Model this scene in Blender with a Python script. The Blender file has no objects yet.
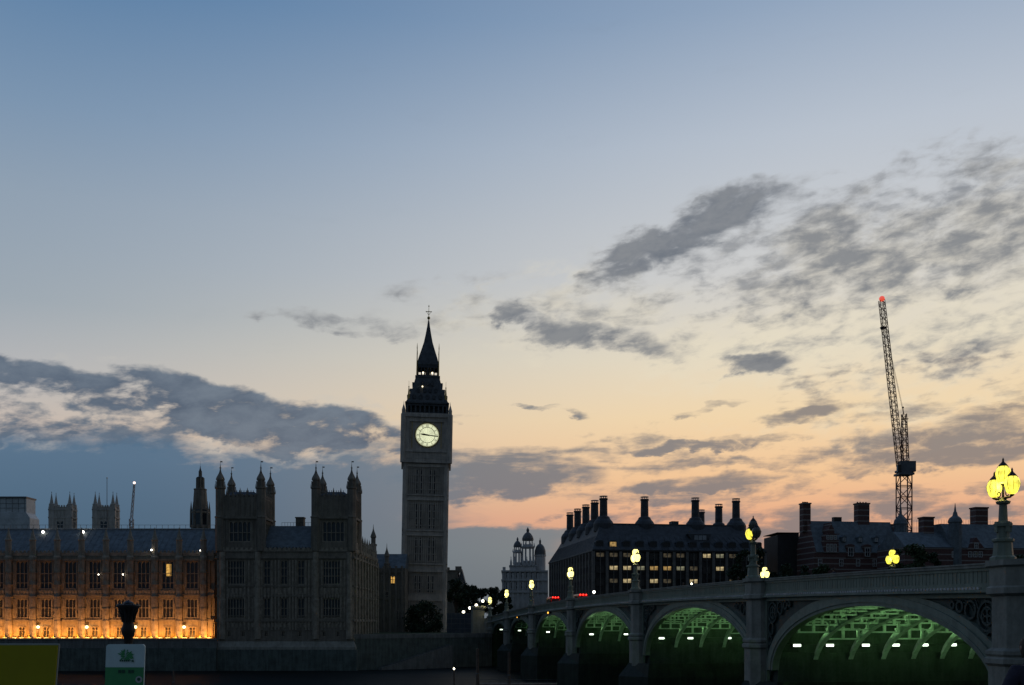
import bpy, math, random
from math import sin, cos, pi, atan, atan2, sqrt, radians
from mathutils import Vector, Matrix, noise as mnoise

S = bpy.context.scene
COL = S.collection
rnd = random.Random(7)

# ------------------------------------------------------------------ camera
HY = 622.0          # image row of the horizon
F = 1024.0          # focal length in pixels
cam = bpy.data.cameras.new('camera'); camo = bpy.data.objects.new('camera', cam); COL.objects.link(camo)
cam.lens = 36; cam.sensor_width = 36; cam.sensor_fit = 'HORIZONTAL'
cam.clip_start = 0.1; cam.clip_end = 6000
camo.location = (0, 0, 0); camo.rotation_euler = (pi/2, 0, 0)
cam.shift_y = (HY-342.5)/1024.0
S.camera = camo
S.view_settings.view_transform = 'Standard'; S.view_settings.look = 'None'
S.view_settings.exposure = 0.0; S.view_settings.gamma = 1.0; S.view_settings.use_curve_mapping = False

def lin(r, g, b):
    f = lambda c: (c/255/12.92) if c/255 <= 0.04045 else ((c/255+0.055)/1.055)**2.4
    return (f(r), f(g), f(b), 1.0)

# ------------------------------------------------------------------ node maths helper
class NT:
    def __init__(s, nt): s.nt = nt
    def node(s, typ, **kw):
        n = s.nt.nodes.new(typ)
        for k, v in kw.items(): setattr(n, k, v)
        return n
    def link(s, a, b): s.nt.links.new(a, b)
    def put(s, inp, v):
        if isinstance(v, E): s.link(v.s, inp)
        elif hasattr(v, 'links'): s.link(v, inp)
        else: inp.default_value = v
    def m(s, op, *a, clamp=False):
        n = s.node('ShaderNodeMath', operation=op); n.use_clamp = clamp
        for i, v in enumerate(a): s.put(n.inputs[i], v)
        return E(s, n.outputs[0])
    def smooth(s, x, a, b):
        n = s.node('ShaderNodeMapRange', interpolation_type='SMOOTHSTEP')
        s.put(n.inputs['Value'], x); n.inputs['From Min'].default_value = a; n.inputs['From Max'].default_value = b
        return E(s, n.outputs['Result'])
    def mix(s, f, a, b, mode='MIX'):
        n = s.node('ShaderNodeMix', data_type='RGBA', blend_type=mode)
        s.put(n.inputs[0], f); s.put(n.inputs[6], a); s.put(n.inputs[7], b)
        return n.outputs[2]
    def ramp(s, f, stops, interp='LINEAR'):
        n = s.node('ShaderNodeValToRGB'); cr = n.color_ramp; cr.interpolation = interp
        while len(cr.elements) > 1: cr.elements.remove(cr.elements[0])
        first = True
        for p, c in stops:
            if first: e = cr.elements[0]; e.position = p; first = False
            else: e = cr.elements.new(p)
            e.color = c
        s.put(n.inputs[0], f); return n.outputs[0]
    def comb(s, x, y, z):
        n = s.node('ShaderNodeCombineXYZ')
        for i, v in enumerate((x, y, z)): s.put(n.inputs[i], v)
        return n.outputs[0]
    def noise(s, vec, scale, detail=6, rough=0.55, dist=0.0):
        n = s.node('ShaderNodeTexNoise'); s.put(n.inputs['Vector'], vec)
        n.inputs['Scale'].default_value = scale; n.inputs['Detail'].default_value = detail
        n.inputs['Roughness'].default_value = rough; n.inputs['Distortion'].default_value = dist
        return E(s, n.outputs[0])
class E:
    def __init__(s, t, sock): s.t = t; s.s = sock
    def __add__(s, o): return s.t.m('ADD', s, o)
    __radd__ = __add__
    def __sub__(s, o): return s.t.m('SUBTRACT', s, o)
    def __rsub__(s, o): return s.t.m('SUBTRACT', o, s)
    def __mul__(s, o): return s.t.m('MULTIPLY', s, o)
    __rmul__ = __mul__
    def __truediv__(s, o): return s.t.m('DIVIDE', s, o)
    def __rtruediv__(s, o): return s.t.m('DIVIDE', o, s)
    def max(s, o): return s.t.m('MAXIMUM', s, o)
    def min(s, o): return s.t.m('MINIMUM', s, o)

# ------------------------------------------------------------------ world: dusk sky with cloud
def azel(px, py):
    u = (px-512)/F; az = atan(u); el = atan((HY-py)/F*cos(az)); return az, el
W = bpy.data.worlds.new('World'); S.world = W; W.use_nodes = True
nt = W.node_tree; nt.nodes.clear(); T = NT(nt)
tc = T.node('ShaderNodeTexCoord'); sep = T.node('ShaderNodeSeparateXYZ'); T.link(tc.outputs['Generated'], sep.inputs[0])
dx, dy, dz = (E(T, sep.outputs[i]) for i in range(3))
AZ = T.m('ARCTAN2', dx, dy); EL = T.m('ARCSINE', dz)
tt = T.m('MAXIMUM', EL, 0.0)/0.7
def stop(py, *c): return (azel(512, py)[1]/0.7, lin(*c))
warm = T.ramp(tt, [stop(622, 170,128,112), stop(560, 214,156,122), stop(520, 233,174,138), stop(480, 243,198,152), stop(420, 242,215,174), stop(360, 230,219,196),
                   stop(280, 208,208,207), stop(150, 186,195,207), stop(20, 150,169,193), (1.0, lin(110,136,170))])
cool = T.ramp(tt, [stop(622, 70,98,122), stop(520, 120,138,152), stop(440, 192,182,176), stop(400, 180,181,184), stop(330, 155,167,178), stop(230, 143,160,178),
                   stop(150, 124,149,176), stop(20, 93,129,167), (1.0, lin(64,98,146))])
wa = T.smooth(AZ+(0.53-T.m('MAXIMUM', EL, 0.0))*0.5, azel(20, 0)[0], azel(960, 0)[0])
sky = T.mix(wa, cool, warm)
# second, dimmer half of the sky behind the viewer (east, away from the afterglow)
back = T.smooth(dy, 0.45, -0.25)
sky = T.mix(back, sky, T.ramp(tt, [(0, lin(68,75,79)), (0.5, lin(76,86,97)), (1, lin(80,98,122))]))
# cloud plane coordinates
iz = 1.0/(T.m('MAXIMUM', dz, 0.0)+0.10)
cp = T.comb(dx*iz*0.62, dy*iz, 0.37)
n1 = T.noise(cp, 1.9, 8, 0.58, 0.2)
n2 = T.noise(T.comb(dx*iz*0.75+dy*iz*0.2+7.3, dy*iz*1.15+1.7, 2.2), 5.0, 9, 0.62, 0.15)
n3 = T.noise(T.comb(AZ*5.0+3.1, EL*26.0, 1.3), 1.6, 8, 0.6, 0.4)
def aenoise(rot, sx, sy, scale, seed, detail=7, rough=0.58, dist=0.1):
    c, s_ = cos(radians(rot)), sin(radians(rot))
    return T.noise(T.comb((AZ*c+EL*s_)*sx, (EL*c-AZ*s_)*sy, seed), scale, detail, rough, dist)
m1 = aenoise(9, 1.0, 2.5, 8.0, 3.3)
m2 = aenoise(8, 1.0, 2.2, 24.0, 8.8, 6, 0.6, 0.25)
m3 = aenoise(0, 1.0, 1.6, 11.0, 6.1, 5)
m4 = aenoise(5, 1.0, 2.4, 44.0, 2.7, 4, 0.55, 0.3)
AZW = AZ+(m1-0.5)*0.11+(m2-0.5)*0.04; ELW = EL+(m3-0.5)*0.045+(m2-0.5)*0.02
def blob(px, py, rx, ry, rot=0):
    a0, e0 = azel(px, py); c, s_ = cos(radians(rot)), sin(radians(rot))
    k = cos(a0)
    da = (AZW-a0)*F*(1.0/k); de = (ELW-e0)*F
    p = da*(c/rx)+de*(s_/rx); q = de*(c/ry)-da*(s_/ry)
    r2 = p*p+q*q
    return T.smooth(r2, 2.4, 0.0)
def blobs(lst):
    out = None
    for b in lst:
        w = b[5] if len(b) > 5 else 1.0
        m_ = blob(*b[:5])*w
        out = m_ if out is None else out.max(m_)
    return out
high = blobs([(700,233,92,19,21,1.25), (740,216,60,16,14,1.0), (925,232,140,46,6,.84), (800,285,86,28,-2,.86), (850,250,90,30,10,.70), (985,205,60,26,8,.8), (800,225,60,20,14,.72), (900,278,100,24,4,.85), (985,266,70,22,6,.85),
              (526,319,26,10,-18,1.0), (612,340,66,13,-8,1.05), (570,328,45,10,-14,.85), (760,365,36,9,2,1.25), (350,322,70,11,-4,.66), (395,328,50,9,-4,.55), (965,352,60,9,6,.7), (930,330,60,12,6,.45), (700,310,60,16,4,.5), (655,280,40,14,10,.5), (480,300,120,30,0,.25)])
low = blobs([(694,447,50,6,-3,1.15), (790,418,40,7,5,1.0), (702,407,30,4,3,.9), (585,455,45,8,-2,.75), (690,483,80,8,3,1.1), (650,500,90,8,0,.8), (935,436,90,12,2,.95), (960,455,70,10,2,1.1), (900,418,60,7,4,.8), (985,420,50,7,4,.9),
             (530,478,70,18,0,1.15), (480,474,90,22,0,1.1), (840,508,90,12,4,1.05), (905,492,70,8,4,.8), (770,440,50,5,0,.9), (525,408,32,4,0,.95), (820,455,60,5,2,.7), (880,472,60,5,4,.7), (740,462,60,5,0,.7), (980,485,50,8,0,.9), (1000,510,60,9,0,.9), (900,535,140,10,2,.75), (700,520,90,7,0,.8), (790,530,60,8,0,.9), (615,515,60,5,2,.7), (450,420,30,5,-4,.5)])
bank = blobs([(15,375,75,15,-3,1.2), (80,388,70,20,-7,1.2), (170,403,95,22,-10,1.2), (260,416,90,19,-11,1.15), (340,431,80,18,-9,1.15), (392,440,40,15,0,1.0), (110,436,95,11,-3,1.0), (250,440,120,9,-4,.85), (20,430,60,8,0,.9), (60,404,90,14,-4,.92), (130,422,120,13,-5,.85), (20,416,60,10,-2,.8)])
n4 = T.noise(T.comb(dx*iz*0.9+dz*1.5+4.1, dy*iz*1.4+2.9, 5.5), 15.0, 6, 0.6, 0.1)
veil = blobs([(915,238,170,56,7,1.0), (800,272,130,40,4,.95), (720,240,110,34,14,.8), (600,330,110,24,-10,.6), (940,345,120,34,6,.6), (840,330,120,30,4,.5)])
dens_h = (T.smooth(high*1.05+(m1-0.5)*2.0+(m2-0.5)*2.2+(m4-0.5)*1.4, 0.16, 1.45)*T.smooth(high, 0.02, 0.30)).max(T.smooth(veil*1.0+(m1-0.5)*1.1+(m2-0.5)*2.2+(m4-0.5)*2.4, 0.20, 1.45)*T.smooth(veil, 0.02, 0.45)*0.80)
lveil = blobs([(850,450,220,60,3,.62), (640,470,160,36,0,.62), (900,380,150,26,4,.5), (820,520,200,30,2,.62)])
dens_l = (T.smooth(low*0.95+(n3-0.5)*2.4+(m2-0.5)*1.8+(n2-0.5)*0.8, 0.24, 1.10)).max(T.smooth(lveil+(n3-0.5)*3.0+(m2-0.5)*1.8+(m4-0.5)*1.6, 0.45, 1.35)*T.smooth(lveil, 0.02, 0.3)*0.8)*T.smooth(low.max(lveil)+0.08, 0.05, 0.25)
dens_b = T.smooth(bank*0.92+(m1-0.5)*1.7+(m2-0.5)*2.4+(n3-0.5)*1.6+(m4-0.5)*1.2, 0.24, 1.0)*T.smooth(bank, 0.02, 0.2)
# thin bright cirrus in the right half
cir = blobs([(900,290,230,70,8,1.0), (760,330,160,50,0,.8), (600,330,150,60,0,.5), (900,400,160,40,0,.6)])
sky = T.mix(T.smooth(cir*0.8+(m1-0.5)*1.6+(m2-0.5)*1.6, 0.25, 1.1)*T.smooth(cir, 0.02, 0.3)*0.6, sky, lin(232,222,198))
hc = T.mix(dens_h, lin(168,168,168), T.mix(T.smooth(m2*0.6+m1*0.4, 0.36, 0.64), lin(82,93,109), lin(128,132,138)))
sky = T.mix(dens_h*0.92, sky, hc)
lc = T.mix(T.smooth(AZ, azel(450,0)[0], azel(900,0)[0]), lin(100,112,126), lin(126,122,124))
sky = T.mix(dens_l*0.86, sky, lc)
# sunlit cream streaks under the left bank, then the bank itself
stre = blobs([(50,407,80,15,-2,1.0), (140,424,80,12,-6,.8), (60,447,120,5,-1,1.2), (250,451,130,6,-2,1.2), (370,418,50,14,-8,.7), (200,380,140,6,-9,.6)])
sky = T.mix(T.smooth(stre*0.85+(m2-0.5)*2.2+(m1-0.5)*1.2+(m4-0.5)*1.8, 0.30, 1.15)*T.smooth(stre, 0.02, 0.2)*0.55, sky, lin(200,196,188))
sky = T.mix(dens_b*0.95, sky, T.mix(T.smooth(m2*0.6+m1*0.4, 0.34, 0.66), lin(72,89,110), lin(108,121,136)))
# smooth slate veil low on the left, a second tongue of it reaching behind the towers
ve = T.smooth(EL+(n3-0.5)*0.022+(m1-0.5)*0.075+(m2-0.5)*0.035, azel(200,440)[1], azel(200,462)[1])
va = T.smooth(AZ+(n3-0.5)*0.16, azel(500,0)[0], azel(400,0)[0])
ve2 = T.smooth(EL+(n3-0.5)*0.03+(m1-0.5)*0.05+AZ*0.03, azel(500,520)[1]-0.001, azel(500,528)[1]-0.001)
va2 = T.smooth(AZ+(n3-0.5)*0.08, azel(650,0)[0], azel(540,0)[0])
vcol = T.mix(T.smooth(AZ, azel(120,0)[0], azel(560,0)[0]), T.ramp(tt, [stop(622,66,92,114), stop(520,76,104,128), stop(470,82,111,137)]),
             T.ramp(tt, [stop(622,100,112,120), stop(550,119,129,134), stop(515,124,130,136), stop(470,122,130,138)]))
sky = T.mix((ve*va).max(ve2*va2)*0.96, sky, vcol)
below = T.smooth(dz, 0.0, -0.03)
sky = T.mix(below, sky, lin(30,36,44))
nish = T.node('ShaderNodeTexSky', sky_type='NISHITA'); nish.sun_disc = False
SUN_AZ = azel(760, 0)[0]
nish.sun_elevation = radians(1.0); nish.sun_rotation = SUN_AZ
bgn = T.node('ShaderNodeBackground'); T.link(nish.outputs[0], bgn.inputs[0]); bgn.inputs[1].default_value = 0.05
bgp = T.node('ShaderNodeBackground'); T.put(bgp.inputs[0], sky); bgp.inputs[1].default_value = 1.0
mx = T.node('ShaderNodeMixShader'); mx.inputs[0].default_value = 0.985
T.link(bgn.outputs[0], mx.inputs[1]); T.link(bgp.outputs[0], mx.inputs[2])
wo = T.node('ShaderNodeOutputWorld'); T.link(mx.outputs[0], wo.inputs[0])

# ------------------------------------------------------------------ the last of the sun, almost gone behind the roofs
sl = bpy.data.lights.new('sun', 'SUN'); sl.energy = 0.04; sl.angle = radians(4); sl.color = (1.0, 0.62, 0.36)
so = bpy.data.objects.new('sun', sl); COL.objects.link(so)
so.rotation_euler = (Vector((-sin(SUN_AZ), -cos(SUN_AZ), -math.tan(radians(1.5)))).to_track_quat('-Z', 'Y')).to_euler()
# ------------------------------------------------------------------ materials
def material(name, base, rough=0.8, var=0.25, scale=1.2, metal=0.0, bump=0.0, streak=False, spec=0.3):
    m = bpy.data.materials.new(name); m.use_nodes = True
    n = m.node_tree; t = NT(n); p = n.nodes['Principled BSDF']
    p.inputs['Roughness'].default_value = rough; p.inputs['Metallic'].default_value = metal
    p.inputs['Specular IOR Level'].default_value = spec
    tcn = t.node('ShaderNodeTexCoord'); v = tcn.outputs['Object']
    a = t.noise(v, scale, 5, 0.6)
    b_ = t.noise(v, scale*7.3, 3, 0.6)
    f = a*0.65+b_*0.35
    if streak:
        mp = t.node('ShaderNodeMapping'); mp.inputs['Scale'].default_value = (1.3, 1.3, 0.12); t.link(v, mp.inputs[0])
        f = f*0.6+t.noise(mp.outputs[0], 1.5, 4, 0.6)*0.4
    g = t.smooth(f, 0.33, 0.67)
    lo = tuple(c*(1-var) for c in base[:3])+(1,); hi = tuple(min(1, c*(1+var)) for c in base[:3])+(1,)
    t.put(p.inputs['Base Color'], t.mix(g, lo, hi))
    if bump:
        bn = t.node('ShaderNodeBump'); bn.inputs['Strength'].default_value = bump; bn.inputs['Distance'].default_value = 0.05
        t.put(bn.inputs['Height'], f); t.link(bn.outputs[0], p.inputs['Normal'])
    return m
def emit(name, col, strength, base=(0.5, 0.5, 0.5), blotch=0.0, scale=3.0):
    m = bpy.data.materials.new(name); m.use_nodes = True
    n = m.node_tree; t = NT(n); p = n.nodes['Principled BSDF']
    p.inputs['Base Color'].default_value = tuple(base)+(1,)
    p.inputs['Roughness'].default_value = 0.5
    p.inputs['Emission Color'].default_value = tuple(col)+(1,)
    if blotch:
        tcn = t.node('ShaderNodeTexCoord'); q = t.noise(tcn.outputs['Object'], scale, 3, 0.5)
        t.put(p.inputs['Emission Strength'], t.smooth(q, 0.3, 0.7)*(blotch*strength)+(strength*(1-blotch)))
    else: p.inputs['Emission Strength'].default_value = strength
    return m
def banded(name, c1, c2, period, frac, rough=0.85):
    m = bpy.data.materials.new(name); m.use_nodes = True
    n = m.node_tree; t = NT(n); p = n.nodes['Principled BSDF']; p.inputs['Roughness'].default_value = rough
    tcn = t.node('ShaderNodeTexCoord'); sp = t.node('ShaderNodeSeparateXYZ'); t.link(tcn.outputs['Object'], sp.inputs[0])
    z = E(t, sp.outputs[2]); fr = t.m('FRACT', z/period)
    k = t.m('LESS_THAN', fr, frac)
    q = t.smooth(t.noise(tcn.outputs['Object'], 2.0, 5, .6), .3, .7)
    c1b = t.mix(q, tuple(c*.7 for c in c1)+(1,), tuple(c*1.2 for c in c1)+(1,))
    t.put(p.inputs['Base Color'], t.mix(k, c1b, tuple(c2)+(1,)))
    return m
M = dict(
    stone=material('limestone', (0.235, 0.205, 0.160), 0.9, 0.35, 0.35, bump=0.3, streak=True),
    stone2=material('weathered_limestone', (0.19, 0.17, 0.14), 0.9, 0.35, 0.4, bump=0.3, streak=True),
    carve=material('carved_limestone', (0.285, 0.25, 0.20), 0.9, 0.35, 0.9, bump=0.4),
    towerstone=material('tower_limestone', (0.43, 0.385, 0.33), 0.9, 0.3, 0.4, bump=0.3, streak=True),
    pale=material('portland_stone', (0.50, 0.49, 0.48), 0.85, 0.25, 0.3, bump=0.2, streak=True),
    slate=material('roof_slate', (0.125, 0.15, 0.165), 0.75, 0.3, 0.8),
    iron=material('cast_iron_roof', (0.055, 0.062, 0.07), 0.65, 0.35, 0.8),
    lead=material('lead_sheet', (0.30, 0.32, 0.34), 0.5, 0.2, 0.5),
    tiron=material('dark_iron_tiles', (0.08, 0.088, 0.095), 0.7, 0.35, 0.8),
    glass=material('dark_window_glass', (0.012, 0.015, 0.02), 0.12, 0.3, 1.0, spec=0.5),
    lattice=material('leaded_glass', (0.02, 0.024, 0.03), 0.3, 0.4, 1.5, spec=0.5),
    gold=material('gilded_metal', (0.45, 0.31, 0.10), 0.4, 0.2, 2.0, metal=0.6),
    black=material('black_ironwork', (0.012, 0.012, 0.013), 0.45, 0.3, 3.0),
    bronze=material('dark_bronze', (0.035, 0.035, 0.036), 0.5, 0.3, 0.4, metal=0.3),
    pstone=material('buff_sandstone_pier', (0.16, 0.15, 0.14), 0.85, 0.25, 0.5),
    paint=material('green_bridge_paint', (0.195, 0.225, 0.18), 0.55, 0.22, 0.5, streak=True),
    paint_shade=material('shaded_green_bridge_paint', (0.050, 0.072, 0.066), 0.5, 0.25, 1.0),  # spandrel panels and tracery: recess shadow put into a darker green
    pier_shade=material('shaded_pier_stone', (0.055, 0.068, 0.058), 0.85, 0.4, 0.6, streak=True),  # pier stone darkened under the arches: shade put into its colour
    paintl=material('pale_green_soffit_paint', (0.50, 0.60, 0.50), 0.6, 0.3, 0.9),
    granite=material('grey_granite', (0.255, 0.25, 0.215), 0.75, 0.3, 0.7, bump=0.3, streak=True),
    wet=material('wet_weedy_stone', (0.085, 0.11, 0.10), 0.55, 0.5, 0.6, bump=0.5, streak=True),
    weed=material('black_weedy_stone', (0.026, 0.034, 0.026), 0.6, 0.5, 0.6, bump=0.5, streak=True),
    bankwall=material('embankment_granite', (0.15, 0.16, 0.155), 0.75, 0.35, 0.5, bump=0.3, streak=True),
    asphalt=material('asphalt', (0.05, 0.05, 0.05), 0.9, 0.2, 2.0),
    paving=material('paving', (0.20, 0.19, 0.18), 0.85, 0.2, 1.5, bump=0.2),
    grass=material('rough_grass', (0.035, 0.055, 0.022), 0.95, 0.4, 0.8),
    leaf=material('leaves', (0.045, 0.070, 0.028), 0.7, 0.5, 0.8),
    leafd=material('dark_leaves', (0.030, 0.050, 0.024), 0.7, 0.5, 0.8),
    bark=material('bark', (0.07, 0.055, 0.04), 0.9, 0.3, 3.0),
    brick=banded('striped_brick', (0.11, 0.055, 0.047), (0.24, 0.215, 0.195), 1.75, 0.2),
    white=material('white_paint', (0.55, 0.55, 0.53), 0.6, 0.1, 2.0),
    sheet=material('scaffold_sheeting', (0.50, 0.54, 0.56), 0.7, 0.2, 0.15),
    steel=material('crane_steel', (0.13, 0.04, 0.03), 0.5, 0.3, 0.5),
    steelg=material('grey_steel', (0.12, 0.13, 0.14), 0.5, 0.2, 0.5),
    wood=material('weathered_timber', (0.13, 0.10, 0.08), 0.9, 0.4, 1.0, streak=True),
    red=material('red_car_paint', (0.28, 0.012, 0.012), 0.3, 0.1, 1.0),
    rubber=material('tyre_rubber', (0.015, 0.015, 0.015), 0.9, 0.2, 5.0),
)

# ------------------------------------------------------------------ mesh builder
class MB:
    def __init__(s): s.v = []; s.f = []; s.M = None
    def add(s, vs, fs):
        b = len(s.v)
        if s.M is not None: vs = [tuple(s.M @ Vector(p)) for p in vs]
        s.v += vs; s.f += [tuple(i+b for i in q) for q in fs]
    def box(s, x0, x1, y0, y1, z0, z1):
        s.add([(x0,y0,z0),(x1,y0,z0),(x1,y1,z0),(x0,y1,z0),(x0,y0,z1),(x1,y0,z1),(x1,y1,z1),(x0,y1,z1)],
              [(0,3,2,1),(4,5,6,7),(0,1,5,4),(1,2,6,5),(2,3,7,6),(3,0,4,7)]); return s
    def cbox(s, cx, cy, z0, z1, hx, hy=None):
        hy = hx if hy is None else hy
        return s.box(cx-hx, cx+hx, cy-hy, cy+hy, z0, z1)
    def loft(s, rings, cap=True):
        n = len(rings[0]); vs = [p for r in rings for p in r]; fs = []
        for k in range(len(rings)-1):
            for i in range(n):
                j = (i+1) % n; fs.append((k*n+i, k*n+j, (k+1)*n+j, (k+1)*n+i))
        if cap: fs.append(tuple(reversed(range(n)))); fs.append(tuple((len(rings)-1)*n+i for i in range(n)))
        s.add(vs, fs); return s
    def lathe(s, cx, cy, prof, n=8, ph=None):
        ph = pi/n if ph is None else ph
        return s.loft([[(cx+max(r, 1e-3)*cos(ph+2*pi*i/n), cy+max(r, 1e-3)*sin(ph+2*pi*i/n), z) for i in range(n)] for r, z in prof])
    def sq(s, cx, cy, prof):
        return s.loft([[(cx-h,cy-h,z),(cx+h,cy-h,z),(cx+h,cy+h,z),(cx-h,cy+h,z)] for h, z in [(max(h,1e-3),z) for h,z in prof]])
    def rect(s, rings):   # rings of (x0,x1,y0,y1,z)
        return s.loft([[(a,c,z),(b,c,z),(b,d,z),(a,d,z)] for a,b,c,d,z in rings])
    def prism(s, poly, y0, y1):
        n = len(poly); vs = [(x,y0,z) for x,z in poly]+[(x,y1,z) for x,z in poly]
        fs = [tuple(range(n)), tuple(reversed(range(n,2*n)))]+[(i,i+n,(i+1)%n+n,(i+1)%n) for i in range(n)]
        s.add(vs, fs); return s
    def prismx(s, poly, x0, x1):
        n = len(poly); vs = [(x0,y,z) for y,z in poly]+[(x1,y,z) for y,z in poly]
        fs = [tuple(reversed(range(n))), tuple(range(n,2*n))]+[(i,(i+1)%n,(i+1)%n+n,i+n) for i in range(n)]
        s.add(vs, fs); return s
    def tube(s, p0, p1, r0, r1=None, n=6):
        r1 = r0 if r1 is None else r1
        p0 = Vector(p0); p1 = Vector(p1); d = (p1-p0)
        if d.length < 1e-6: return s
        d.normalize(); a = d.orthogonal().normalized(); b = d.cross(a)
        R = lambda p, r: [tuple(p+(a*cos(2*pi*i/n)+b*sin(2*pi*i/n))*r) for i in range(n)]
        return s.loft([R(p0, r0), R(p1, r1)])
    def path(s, pts, rad, n=6):
        for i in range(len(pts)-1):
            r0 = rad if not isinstance(rad, (list, tuple)) else rad[i]; r1 = rad if not isinstance(rad, (list, tuple)) else rad[i+1]
            s.tube(pts[i], pts[i+1], r0, r1, n)
        return s
    def ball(s, cx, cy, cz, r, n=10, m=6, sz=1.0):
        return s.lathe(cx, cy, [(r*sin(pi*k/m), cz-r*sz*cos(pi*k/m)) for k in range(m+1)], n)
    def build(s, name, mat, parent=None, smooth=False):
        me = bpy.data.meshes.new(name); me.from_pydata(s.v, [], s.f); me.update()
        if smooth: me.polygons.foreach_set('use_smooth', [True]*len(me.polygons))
        o = bpy.data.objects.new(name, me); COL.objects.link(o)
        for mm in (mat if isinstance(mat, (list, tuple)) else [mat]): me.materials.append(mm)
        if parent is not None: o.parent = parent
        return o
def tag(o, label=None, cat=None, group=None, kind=None):
    if label: o['label'] = label
    if cat: o['category'] = cat
    if group: o['group'] = group
    if kind: o['kind'] = kind
    return o
def thing(name, label, cat, loc=(0,0,0), rz=0.0, group=None):
    o = bpy.data.objects.new(name, None); COL.objects.link(o); o.empty_display_size = 0.5
    o.location = loc; o.rotation_euler = (0, 0, rz)
    return tag(o, label, cat, group)
def copy_tree(o, parent=None):
    c = o.copy(); COL.objects.link(c)
    if parent is not None: c.parent = parent
    for ch in [k for k in o.children]: copy_tree(ch, c)
    return c
def X(px, Y): return (px-512)/F*Y
def Z(py, Y): return (HY-py)/F*Y
def lamp_light(parent, loc, energy, color, size=0.12, typ='POINT', rot=None, spot=None, blend=0.6, sx=None, sy=None):
    l = bpy.data.lights.new('lamp_light', typ); l.energy = energy; l.color = color
    if typ == 'AREA': l.shape = 'RECTANGLE'; l.size = sx; l.size_y = sy
    else: l.shadow_soft_size = size
    if typ == 'SPOT': l.spot_size = spot; l.spot_blend = blend
    o = bpy.data.objects.new('lamp_light', l); COL.objects.link(o); o.parent = parent; o.location = loc
    if rot: o.rotation_euler = rot
    return o
def gothic_window(w, h, mull, trans, depth=0.35, t=0.13, arch=True):
    """stone frame, mullions, transoms, little arched heads: front face at y=0, sill at z=0, centred on x"""
    b = MB(); hw = w/2
    b.box(-hw, -hw+t*1.4, 0, depth, 0, h); b.box(hw-t*1.4, hw, 0, depth, 0, h)
    b.box(-hw+t*1.4, hw-t*1.4, 0, depth, h-t*1.2, h); b.box(-hw+t*1.4, hw-t*1.4, -0.06, depth, 0, t*1.2)
    for k in range(mull):
        x = -hw+w*(k+1)/(mull+1); b.box(x-t/2, x+t/2, 0.05, depth-0.02, t*1.2, h-t*1.2)
    for zf in trans: b.box(-hw+t*1.4, hw-t*1.4, 0.08, depth-0.04, h*zf-t/2, h*zf+t/2)
    if arch:
        for k in range(mull+1):
            x0 = -hw+w*k/(mull+1)+t*.5; x1 = -hw+w*(k+1)/(mull+1)-t*.5; c = (x0+x1)/2; r = (x1-x0)/2
            for sg in (-1, 1):
                b.prism([(c+sg*r, h-t*1.2-r*1.1), (c+sg*r, h-t*1.2), (c, h-t*1.2), (c+sg*r*.55, h-t*1.2-r*.35)][::1 if sg > 0 else -1], 0.1, depth-0.06)
    return b
def pane(w, h, y=0.3): return MB().box(-w/2+0.05, w/2-0.05, y, y+0.05, 0.05, h-0.05)
# ================================================================== SETTING
WZ = -11.3      # low-tide river level, the camera being at 0
b = MB(); b.box(-2500, 2500, -400, 275, WZ-0.4, WZ)
wm = material('river_water', (0.010, 0.014, 0.014), 0.55, 0.3, 0.05, spec=0.03)
_t = NT(wm.node_tree); _tc = _t.node('ShaderNodeTexCoord'); _bp = _t.node('ShaderNodeBump')
_mp = _t.node('ShaderNodeMapping'); _mp.inputs['Scale'].default_value = (0.5, 1.0, 1.0); _t.link(_tc.outputs['Object'], _mp.inputs[0])
_t.put(_bp.inputs['Height'], _t.noise(_mp.outputs[0], 0.9, 6, 0.6)+_t.noise(_mp.outputs[0], 0.18, 3, 0.5)*2.0)
_bp.inputs['Strength'].default_value = 0.6; _bp.inputs['Distance'].default_value = 0.25
_t.link(_bp.outputs[0], wm.node_tree.nodes['Principled BSDF'].inputs['Normal'])
tag(b.build('water', wm), kind='structure')
# far bank: one sheet of ground out to the horizon
GZ = -3.0
xa, xb = X(355, 238.5), X(492, 262)
MB().add; b = MB()
poly = [(-3000, 252), (X(352, 238)-1.0, 252), (xa, 239.2), (xb, 262.6), (60, 277), (3000, 700), (3000, 5000), (-3000, 5000)]
b.add([(x, y, GZ) for x, y in poly]+[(x, y, GZ-9) for x, y in poly],
      [tuple(range(8)), tuple(reversed(range(8, 16)))]+[(i+8, (i+1) % 8+8, (i+1) % 8, i) for i in range(8)])
tag(b.build('ground', M['grass']), kind='structure')
# near bank walk
b = MB(); b.box(-300, 60, -60, 10.9, -3.0, -1.75)
tag(b.build('pavement', M['paving']), kind='structure')
w = thing('river_wall', 'low grey granite river wall along the near walkway', 'wall', (0, 11.2, -1.75))
MB().box(-300, 60, -0.3, 0.3, -12, 0.78).build('wall', M['bankwall'], w)
MB().box(-300, 60, -0.4, 0.4, 0.783, 0.93).build('coping', M['granite'], w)

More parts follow.
